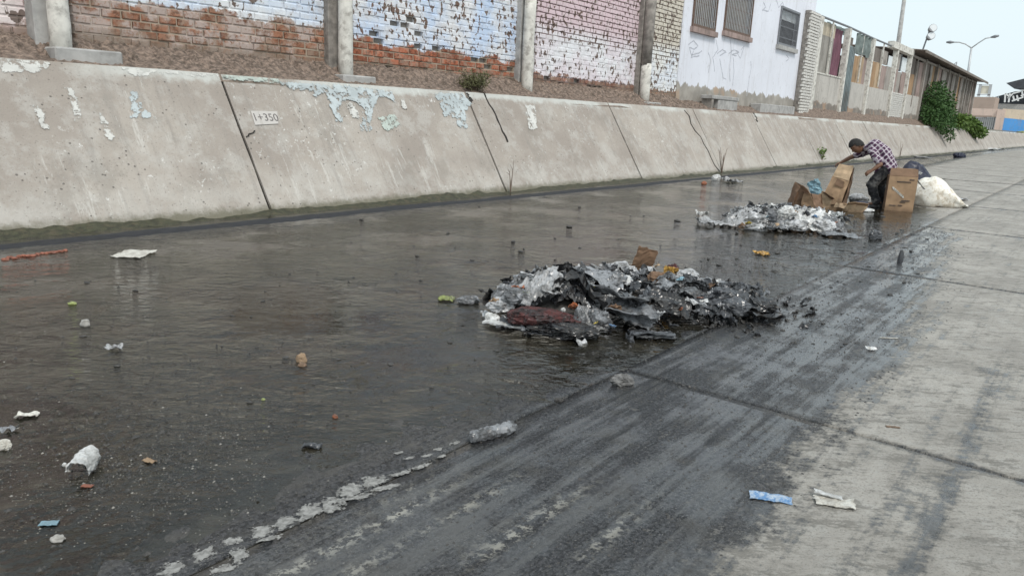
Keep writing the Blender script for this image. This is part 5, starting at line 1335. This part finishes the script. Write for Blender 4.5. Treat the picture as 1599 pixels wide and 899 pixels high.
h2_lump('white_bag', 'white bag at the peak of the farther pale heap', 1228, 330, 34, 24, M['pclean'], 601)
h2_lump('white_bag', 'crumpled pale bag at the left shoulder of the farther heap', 1178, 338, 40, 20, M['pwhite'], 602)
h2_lump('white_bag', 'white bag on the right shoulder of the farther heap', 1285, 350, 40, 22, M['pwhite'], 603)
h2_lump('white_bag', 'pale streaked bag in the middle of the farther heap', 1245, 350, 38, 20, M['pwhite'], 604)
h2_lump('grey_bag', 'dark grey bag in the farther heap behind the white ones', 1205, 338, 30, 12, M['pdark'], 605)
h2_lump('cream_carton', 'small cream carton in the front of the farther heap', 1213, 350, 13, 12, M['cardpale'], 606, 'carton', .2)
h2_lump('blue_scrap', 'small bright blue scrap near the peak of the farther heap', 1218, 336, 6, 8, M['pblue'], 607, 'scrap', .2)
h2_lump('brown_bag', 'brown bag at the front left of the farther heap', 1160, 350, 15, 11, M['carddark'], 608)
h2_lump('red_scrap', 'small red scrap on the right of the farther heap', 1284, 355, 7, 6, M['porange'], 609, 'scrap', .2)
h2_lump('white_bag', 'white crumpled bag at the front left of the farther heap', 1180, 352, 36, 12, M['pwhite'], 610)
for k, (lb, px, py, w_, m_) in enumerate([
    ('blue scrap on the right side of the farther heap', 1272, 344, 9, 'pblue'), ('yellow scrap at the left foot of the farther heap', 1168, 354, 9, 'pyellow'),
    ('brown scrap on top of the farther heap', 1240, 338, 11, 'card'), ('pale blue scrap in the middle of the farther heap', 1195, 345, 10, 'pltblue'),
    ('pink-red scrap on the far right of the farther heap', 1302, 354, 9, 'porange'), ('black rag on the top left of the farther heap', 1188, 336, 16, 'pblack')]):
    p = hp(px, py, heap2); s_ = (p-CAMP).dot(_f)/FPX
    lit('litter_scrap', crumple(w_*s_, w_*s_*.8, w_*s_*.25, 670+k, 8, .004), M[m_], p+Vector((0, 0, .06)), (-.6, .3, VR+.4*k), lb, 'scrap')
put_sheet('plastic_sheet', 'white plastic strip trailing left from the farther heap', 'sheet', 1112, 350, 48, 40, M['pwhite'], 611, 0, .2)
put_sheet('plastic_sheet', 'small white scrap lying above the trailing strip', 'scrap', 1096, 335, 18, 20, M['pclean'], 612, 0, .3)
put_sheet('orange_scrap', 'orange and white packet at the right end of the farther heap', 'packet', 1312, 355, 24, 20, M['paper'], 613, .3, .4)
put_lump('grey_bag', 'dark muddy bag off the right end of the farther heap', 'bag', 1366, 372, 22, 18, M['pdark'], 614)
put_sheet('plastic_sheet', 'flat grey sheet in the wet below the farther heap', 'sheet', 1310, 368, 60, 40, M['pgrey'], 615, 0, .12)

# ------------------------------------------------------------------ cardboard, sack and bags around the man
FT = atZ(1368, 322); FT.z = fz(FT)
VFw = Vector((FT.x, FT.y, 0)).normalized(); VRt = Vector((VFw.y, -VFw.x, 0)); VP = math.atan2(VRt.y, VRt.x)
def wpt(px, py, b=0.):   # point on the upright plane through the man's feet that faces the viewer, b metres further away
    d = ray(px, py); return CAMP+d*(((FT-CAMP).dot(VFw)+b)/d.dot(VFw))
SC = (wpt(1369, 300)-wpt(1368, 300)).length
# standing carton
bc = atZ(1401, 327); bc.z = fz(bc)
cb = thing('cardboard_box', 'tall open cardboard box standing in front of the bending man', 'box', bc, (0, 0, VP+.10))
W_, H_, D_ = .47, .64, .34
def panel(name, v4, mat, par, th=.006, wob=1.6):
    v = [Vector(p) for p in v4]; n = (v[1]-v[0]).cross(v[2]-v[0]).normalized()*th
    # subdivided so that the board can bow a little
    N_ = 8; V = []; F = []
    for s in (0, 1):
        for i in range(N_+1):
            for j in range(N_+1):
                a, b = i/N_, j/N_; p = v[0]*(1-a)*(1-b)+v[1]*a*(1-b)+v[2]*a*b+v[3]*(1-a)*b
                V.append(p+n*(s+wob*nz(p.x*5, p.y*5, p.z*5+7)+wob*.5*nz(p.x*13, p.y*13, p.z*13)))
    K = (N_+1)**2; q = lambda s, i, j: s*K+i*(N_+1)+j
    for i in range(N_):
        for j in range(N_): F += [(q(1, i, j), q(1, i+1, j), q(1, i+1, j+1), q(1, i, j+1)), (q(0, i, j+1), q(0, i+1, j+1), q(0, i+1, j), q(0, i, j))]
        F += [(q(0, i, 0), q(0, i+1, 0), q(1, i+1, 0), q(1, i, 0)), (q(1, i, N_), q(1, i+1, N_), q(0, i+1, N_), q(0, i, N_)), (q(1, 0, i), q(1, 0, i+1), q(0, 0, i+1), q(0, 0, i)), (q(0, N_, i), q(0, N_, i+1), q(1, N_, i+1), q(1, N_, i))]
    return ob(name, mesh(name, V, F, mat), par)
x, y = W_/2, D_/2
fp = panel('front_panel', [(-x, -y, 0), (x, -y, 0), (x, -y, H_), (-x, -y, H_)], M['card'], cb)
panel('side_panel', [(-x+.004, y, 0), (-x+.004, -y+.01, 0), (-x+.004, -y+.01, H_), (-x+.004, y, H_)], M['carddark'], cb)  # left side in darker board, its shade put into the colour
panel('side_panel', [(x-.004, -y+.01, 0), (x-.004, y, 0), (x-.004, y, H_), (x-.004, -y+.01, H_)], M['card'], cb)
panel('back_panel', [(x-.01, y, 0), (-x+.01, y, 0), (-x+.01, y, H_), (x-.01, y, H_)], M['carddark'], cb)
panel('flap', [(-x, -y-.004, H_+.003), (x, -y-.004, H_+.003), (x-.01, -y+.09, H_+.135), (-x+.01, -y+.09, H_+.135)], M['carddark'], cb)  # shade at the open top painted as darker board on back and flap
panel('flap', [(x, y, H_+.003), (-x, y, H_+.003), (-x, y+.05, H_+.13), (x, y+.05, H_+.13)], M['card'], cb)
tp = MB()
for k in range(7):
    a = k/7; cxx, czz = -.15+.20*a, .42-.16*a; s_ = .016+.008*(k % 3)
    tp.add([(cxx-s_, -y-.018, czz+.02), (cxx+s_*.2, -y-.018, czz-.03), (cxx+s_+.02, -y-.018, czz-.035), (cxx+.02, -y-.018, czz+.012), (cxx-s_, -y-.008, czz+.02), (cxx+s_*.2, -y-.008, czz-.03), (cxx+s_+.02, -y-.008, czz-.035), (cxx+.02, -y-.008, czz+.012)], BOXF)
tp.build('torn_label', M['paper'], fp)
pr = MB()
for x0, x1, z in ((.02, .16, .20), (.0, .09, .17), (-.17, -.06, .10), (-.02, .05, .11), (-.1, .13, .54), (.10, .18, .585)): pr.box(x0, x1, -y-.017, -y-.009, z-.007, z+.007)
pr.build('printing', M['ink'], fp)
# opened-out carton held up by its edge
hc = thing('cardboard_sheet', 'half-flattened cardboard box that the man lifts by its top edge', 'cardboard', wpt(1305, 322, -.12))
o0 = hc.location
def lw(px, py, b): return wpt(px, py, b)-o0
fpn = panel('outer_panel', [lw(1281, 318, -.22), lw(1313, 320, -.34), lw(1327, 282, -.22), lw(1300, 274, -.08)], M['card'], hc, .008, 4.)
panel('upper_panel', [lw(1300, 275, -.09), lw(1326, 283, -.23), lw(1333, 259, -.12), lw(1311, 256, -.02)], M['cardpale'], hc, .008, 4.)
panel('side_panel', [lw(1314, 320, -.345), lw(1322, 318, -.02), lw(1334, 262, .12), lw(1328, 281, -.215)], M['carddark'], hc, .008, 4.)
panel('inner_panel', [lw(1322, 318, .0), lw(1290, 318, .10), lw(1309, 258, .12), lw(1333, 260, .14)], M['carddark'], hc, .008, 4.)
panel('bottom_flap', [lw(1279, 319, -.24), lw(1311, 322, -.36), lw(1306, 328, -.56), lw(1286, 324, -.46)], M['carddark'], hc, .008, 4.)
panel('torn_patch', [lw(1303, 288, -.20), lw(1316, 294, -.26), lw(1319, 284, -.24), lw(1308, 279, -.16)], M['carddark'], fpn, .006)
def hl_(name, label, px, py, wpx, hpx, mat, seed, cat, rough=.4, b=0., dk=.8):
    p = wpt(px, py, b); g_ = Vector((p.x, p.y, 0)); p.z = fz(g_)-.01 if py > 300 else p.z
    return lit(name, lump(wpx*SC/2, wpx*SC/2*dk, hpx*SC*.62, seed, rough), mat, p, (0, 0, VR), label, cat)
def crushed(label, px, py, w, d, h, mat, mat2, seed, rot=0., jit=.3, tilt=(0, 0)):
    p = atZ(px, py); p.z = fz(p)-.005; r = random.Random(seed); t = thing('crushed_carton', label, 'carton', p, (tilt[0], tilt[1], VP+rot))
    c = {}
    for i in (0, 1):
        for j in (0, 1):
            for k in (0, 1):
                q = jit*(1 if k else .4); c[i, j, k] = Vector(((i-.5)*w*(1+r.uniform(-q, q)), (j-.5)*d*(1+r.uniform(-q, q)), k*h*(1+r.uniform(-q, q)*.9)))+Vector((k*r.uniform(-q, q)*w*.6, k*r.uniform(-q, q)*d*.6, 0))
    panel('front_panel', [c[0, 0, 0], c[1, 0, 0], c[1, 0, 1], c[0, 0, 1]], mat, t, .007, 5.)
    panel('side_panel', [c[1, 0, 0], c[1, 1, 0], c[1, 1, 1], c[1, 0, 1]], mat2, t, .007, 5.)
    panel('side_panel', [c[0, 1, 0], c[0, 0, 0], c[0, 0, 1], c[0, 1, 1]], mat2, t, .007, 5.)
    panel('back_panel', [c[1, 1, 0], c[0, 1, 0], c[0, 1, 1], c[1, 1, 1]], mat2, t, .007, 5.)
    f = Vector((r.uniform(-.04, .04), -.10, r.uniform(-.02, .07))); panel('flap', [c[0, 0, 1], c[1, 0, 1], c[1, 0, 1]+f, c[0, 0, 1]+f*1.2], mat2, t, .007, 4.)
    f = Vector((-.05, r.uniform(-.04, .04), r.uniform(-.10, -.04))); panel('flap', [c[0, 1, 1], c[0, 0, 1], c[0, 0, 1]+f, c[0, 1, 1]+f], mat, t, .007, 4.)
crushed('crushed dark brown carton at the left end of the cardboard pile', 1247, 321, .32, .26, .30, M['carddark'], M['carddark'], 731, .5, .8, (.1, -.1))
crushed('crumpled light brown carton right of the crushed dark one', 1268, 324, .30, .24, .20, M['card'], M['carddark'], 702, -.3, .6)
crushed('flattened tan carton under the lifted cardboard', 1326, 328, .36, .26, .14, M['cardpale'], M['card'], 703, .3, .35)
crushed('small torn carton between the blue sheet and the lifted cardboard', 1287, 322, .20, .2, .24, M['cardpale'], M['carddark'], 709, .1, .35, (0, .2))
s = SC
lit('plastic_sheet', crumple(.46, .24, .05, 704, 14, .006), M['pltblue'], wpt(1275, 298, .0), (-1.25, 1.1, VP+.1), 'pale blue plastic sheet standing up in the cardboard pile', 'sheet')
lit('carton_flap', crumple(.30, .22, .04, 705, 10, .008), M['cardpale'], wpt(1290, 308, -.1), (-.9, .5, VP+.3), 'pale torn flap leaning between the blue sheet and the lifted cardboard', 'cardboard')
put_lump('crumpled_bag', 'navy and white cloth bundle by the feet of the man', 'bundle', 1343, 326, 30, 16, M['pnavy'], 706)
put_lump('white_bag', 'small white plastic lying before the shoes of the man', 'bag', 1352, 329, 26, 7, M['pclean'], 707)
put_lump('grey_bag', 'pale grey plastic heap left of the trouser leg', 'bag', 1340, 314, 34, 14, M['pwhite'], 708)
# sack
V, F = lump(1, 1, 1, 710, .14, 4, .45)
V = [Vector((v.x*(.56 if v.x < 0 else .78), v.y*.42, v.z*.36*max(.12, (1.25-.75*(v.x+.35)**2-(.55*max(0, v.x))))+.03*nz(v.x*4, v.y*4, v.z*4)+.018*abs(nz(v.x*11, v.y*11, v.z*8)))) for v in V]
p = atZ(1458, 321); p.z = fz(p)
sk = lit('woven_sack', (V, F), M['sack'], p, (0, 0, VR), 'bulging white woven sack lying to the right of the box', 'sack', smooth=True)
V, F = lump(1, 1, 1, 711, .25, 3, .4); V = [Vector((v.x*.20, v.y*.25, v.z*.20)) for v in V]
p = atZ(1431, 318); p.z = fz(p); lit('white_bag', (V, F), M['pclean'], p, (0, 0, VR), 'small white bag wedged between the box and the sack', 'bag')
V, F = lump(1, 1, 1, 712, .25, 4, .4); V = [Vector((v.x*.56, v.y*.34, v.z*.56*max(.25, 1-.35*v.x))) for v in V]
p = atZ(1426, 309); p.z = fz(p); lit('dark_bag', (V, F), M['pnavy'], p, (0, 0, VR+.1), 'navy blue bag full of rubbish behind the box', 'bag', smooth=True)
p = wpt(1436, 285, .15); lit('white_strip', crumple(.36, .07, .015, 713, 10, .008), M['pclean'], p, (0, .75, VR), 'white strip slanting across the navy bag', 'strip')
p = wpt(1436, 270, .45); lit('white_label', crumple(.09, .06, .01, 714, 6, .006), M['pclean'], p, (-.9, .3, VR), 'small white label on the navy bag', 'label')
p = atZ(1487, 312); p.z = fz(p); lit('plastic_sheet', crumple(.55, .5, .06, 715, 14, .004), M['pwhite'], p+Vector((0, 0, .04)), (0, .05, VR), 'thin white plastic trailing off the far side of the sack', 'sheet')

# ------------------------------------------------------------------ the man
PM = thing('person', 'man in a purple checked shirt bending over to lift cardboard', 'person', FT, (0, 0, VP))
PMI = Matrix.LocRotScale(FT, Euler((0, 0, VP)), None).inverted()
def capsule(p0, r0, p1, r1, n=16):
    """closed tapered limb segment with round ends"""
    p0, p1 = Vector(p0), Vector(p1); d = p1-p0
    if d.length < 1e-5: d = Vector((0, 0, 1e-4))
    dn = d.normalized(); u = dn.orthogonal().normalized(); w = dn.cross(u)
    rings = [(p0-dn*r0*cos(a), r0*sin(a)) for a in (.35, .75, 1.15)]+[(p0, r0), (p1, r1)]+[(p1+dn*r1*sin(a), r1*cos(a)) for a in (.42, .82, 1.22)]
    V = []; F = []
    for c, rr in rings:
        for j in range(n): V.append(c+u*cos(2*pi*j/n)*rr+w*sin(2*pi*j/n)*rr)
    for i in range(len(rings)-1):
        for j in range(n): F.append((i*n+j, i*n+(j+1) % n, (i+1)*n+(j+1) % n, (i+1)*n+j))
    V += [p0-dn*r0, p1+dn*r1]; k = len(rings)*n
    for j in range(n): F += [((j+1) % n, j, k), ((len(rings)-1)*n+j, (len(rings)-1)*n+(j+1) % n, k+1)]
    return V, F
def fuse(name, segs, mat, voxel, extra=(), smooth=4):
    mb = MB()
    for sg in segs: mb.add(*capsule(*sg))
    for V, F in extra: mb.add(V, F)
    o = mb.build(name, mat, PM, True)
    rm = o.modifiers.new('r', 'REMESH'); rm.mode = 'VOXEL'; rm.voxel_size = voxel; rm.use_smooth_shade = True
    sm = o.modifiers.new('m', 'SMOOTH'); sm.factor = .5; sm.iterations = smooth
    return o
def jp(px, py, b=0.): return PMI @ wpt(px, py, b)
# joints read in the plane facing the viewer; the man faces left, his left side is nearer
hip, wst, chest, neck, head = jp(1389, 253), jp(1381, 239), jp(1366, 229), jp(1352, 231, -.01), jp(1338, 229, -.05)
LS, LE, LW_ = jp(1362, 236, -.19), jp(1375, 257, -.26), jp(1361, 266.5, -.32)
RS_, RE, RW = jp(1350, 238, .19), jp(1328, 246, .20), jp(1313.5, 253.5, .06)
LH, LK, LA = jp(1385, 262, -.10), jp(1361, 288, -.12), jp(1368, 317, -.12)
RH, RK, RA = jp(1390, 262, .11), jp(1373, 289, .13), jp(1381, 316, .13)
Y_ = Vector((0, 1, 0))
def hand(w, d, n):
    d = Vector(d).normalized(); n = Vector(n); n = (n-d*n.dot(d)).normalized(); s_ = d.cross(n); S = []
    for o_ in (-.026, 0, .026): S.append((w+s_*o_*.5, .020, w+d*.085+s_*o_, .016))
    for o_, L in ((-.033, .062), (-.011, .076), (.011, .072), (.033, .056)):
        a = w+d*.085+s_*o_; b = a+(d*.75+n*.5)*L*.55; c = b+(d*.25+n*.9)*L*.5
        S += [(a, .0105, b, .0095), (b, .0095, c, .008)]
    a = w+d*.025-s_*.03; b = a-s_*.025+d*.028+n*.018; c = b+d*.026+n*.020
    return S+[(a, .013, b, .011), (b, .011, c, .009)]
body = []
for dy in (-.07, .07):
    body += [(hip+Y_*dy, .095, wst+Y_*dy, .09), (wst+Y_*dy, .09, chest+Y_*dy*1.2, .10), (chest+Y_*dy*1.2, .10, neck+Y_*dy*.4, .055)]
body += [(neck, .055, head, .055), (LS, .058, LE, .042), (LE, .042, LE+(LW_-LE)*.4, .040), (LE+(LW_-LE)*.4, .040, LW_, .026), (RS_, .058, RE, .043), (RE, .043, RE+(RW-RE)*.4, .040), (RE+(RW-RE)*.4, .04, RW, .026),
         (chest+Y_*-.1, .08, LS, .058), (chest+Y_*.1, .08, RS_, .058), (LH, .092, LK, .062), (LK, .060, LA, .038), (RH, .092, RK, .062), (RK, .060, RA, .038),
         (LA, .036, LA+Vector((-.15, 0, -.03)), .028), (RA, .036, RA+Vector((-.15, 0, -.03)), .028), (hip, .1, LH, .09), (hip, .1, RH, .09)]
body += hand(LW_, (-.75, -.15, -.55), (-.3, .3, -.6)); body += hand(RW, (-.75, -.25, -.35), (.25, -.1, -.95))
# head with brow, nose, lips, chin and ears; long axis tipped forward
b = bmesh.new(); bmesh.ops.create_uvsphere(b, u_segments=32, v_segments=24, radius=1)
for v in b.verts:           # local: x = face forward, z = crown
    x, y, z = v.co; fx = .104*x; fy = .080*y; fzz = .126*z
    if z < -.1: k = 1-.30*(-z-.1); fx *= k*(1.02 if x > 0 else .9); fy *= k
    if x > .75 and abs(z+.18) < .2: fx += .032*max(0, 1-abs(y)/.22)*(1-abs(z+.18)/.2)
    if x > .6 and .02 < z < .16: fx -= .010*(abs(abs(y)-.38) < .2)
    if x > .6 and .16 <= z < .3: fx += .006
    if x > .6 and -.62 < z < -.45: fx += .006*(abs(y) < .4)
    if x > .5 and z < -.75: fx += .012
    v.co = Vector((fx, fy, fzz))
for sy in (-1, 1):
    e = bmesh.ops.create_uvsphere(b, u_segments=10, v_segments=8, radius=1)
    for v in e['verts']: v.co = Vector((v.co.x*.022-.01, v.co.y*.012+sy*.084, v.co.z*.034-.005))
fd = Vector((-.60, -.45, -.66)).normalized(); up = Vector((-.66, -.10, .66)); up = (up-fd*up.dot(fd)).normalized(); sd = up.cross(fd)
HM = Matrix(((fd.x, sd.x, up.x), (fd.y, sd.y, up.y), (fd.z, sd.z, up.z)))*1.12
HC = head
b.verts.index_update(); hv = [HM @ v.co+HC for v in b.verts]; hf = [tuple(v.index for v in f.verts) for f in b.faces]; b.free()
M['skin'] = simple('brown_skin', (.17, .085, .05), .5, .15, 30, .1, 90, .002)
M['hair'] = simple('dark_hair', (.012, .010, .009), .75, .3, 40, .9, 120, .01)
M['trousers'] = simple('dirty_black_trousers', (.016, .016, .019), .9, .3, 9, .6, 26, .02, dirt=(.15, .145, .14), dirtamt=.9)
M['shoe'] = simple('black_shoe', (.02, .019, .018), .5, .3, 20, .3, 50, .004)
fuse('body', body, M['skin'], .008, [(hv, hf)], 2)
b = bmesh.new(); bmesh.ops.create_uvsphere(b, u_segments=40, v_segments=28, radius=1)
for f in [f for f in b.faces if (lambda c: c.z < -.05+.55*c.x or (c.x > .25 and c.z < .45))(f.calc_center_median())]: b.faces.remove(f)
for v in [v for v in b.verts if not v.link_faces]: b.verts.remove(v)
for v in b.verts:
    k = 1.05+.05*nz(v.co.x*11, v.co.y*11, v.co.z*11); v.co = HM @ Vector((.104*v.co.x*k, .082*v.co.y*k, .128*v.co.z*k))+HC
hm = bpy.data.meshes.new('hair'); b.to_mesh(hm); b.free(); hm.materials.append(M['hair'])
ho = ob('hair', hm, PM); sm = ho.modifiers.new('t', 'SOLIDIFY'); sm.thickness = .016; sm.offset = 1
SPN = (hip-chest).normalized()
def m_plaid():
    t = Mt('purple_plaid_cotton'); p = t.obj()
    rot = t.map(p, (1, 1, 1), (0, math.atan2(-SPN.z, SPN.x)*-1, 0)); s = t.sep(rot)
    def stripes(v, per, w, off=0.):
        return t.math('LESS_THAN', t.math('FRACT', t.math('ADD', t.math('MULTIPLY', v, 1/per), off)), w)
    wob = t.math('MULTIPLY', t.math('SUBTRACT', t.noise(p, 9, 3), .5), .05)
    a = stripes(t.math('ADD', s[0], wob), .075, .30); b_ = stripes(t.math('ADD', t.math('ADD', s[1], wob), t.math('MULTIPLY', s[2], .8)), .085, .34, .3)
    c_ = stripes(s[0], .0375, .25, .2)
    col = t.mix(t.noise(p, 8, 3), (.055, .022, .055), (.10, .035, .085))
    col = t.mix(t.math('MULTIPLY', c_, .5), col, (.02, .012, .03))
    col = t.mix(t.math('MULTIPLY', a, .60), col, (.60, .54, .58)); col = t.mix(t.math('MULTIPLY', b_, .60), col, (.64, .58, .62))
    return t.fin(col, .9, t.bump(t.math('ADD', t.noise(p, 16, 3), t.math('MULTIPLY', t.noise(p, 7, 2), 1.5)), .9, .05))
M['plaid'] = m_plaid()
sh = []
for dy in (-.075, .075):
    sh += [(hip+Y_*dy+Vector((-.0, 0, -.09)), .145, wst+Y_*dy, .128), (wst+Y_*dy, .128, chest+Y_*dy*1.25, .135), (chest+Y_*dy*1.25, .135, neck+Vector((.03, 0, 0))+Y_*dy*.5, .075)]
sh += [(LS, .078, LS+(LE-LS)*.72, .078), (RS_, .076, RS_+(RE-RS_)*.62, .066), (chest+Y_*-.1, .10, LS, .078), (chest+Y_*.1, .10, RS_, .078)]
hem = jp(1373, 271, -.03)
sh += [(wst+Y_*-.05, .11, hem+Y_*-.06, .085), (wst+Y_*.08, .11, hem+Y_*.12, .085)]
so_ = fuse('shirt', sh, M['plaid'], .012, (), 6)
tx = bpy.data.textures.new('folds', 'CLOUDS'); tx.noise_scale = .09
dm = so_.modifiers.new('f', 'DISPLACE'); dm.texture = tx; dm.strength = .035; dm.mid_level = .5
tr = [(hip+Vector((0, 0, -.04))+Y_*-.06, .11, hip+Vector((0, 0, -.04))+Y_*.06, .11), (LH, .115, LK, .095), (LK, .095, LA+Vector((0, 0, .03)), .075), (RH, .115, RK, .095), (RK, .095, RA+Vector((0, 0, .03)), .075)]
to_ = fuse('trousers', tr, M['trousers'], .013, (), 5)
dm = to_.modifiers.new('f', 'DISPLACE'); dm.texture = tx; dm.strength = .04; dm.mid_level = .5
for a in (LA, RA):
    V, F = lump(.15, .056, .05, 5, .06, 3, .45, False)
    V = [Vector((v.x, v.y, v.z*(1.2 if v.x > .02 else .85))) for v in V]
    ob('shoe', mesh('shoe', V, F, M['shoe'], True), PM, (a.x-.08, a.y, -.01))
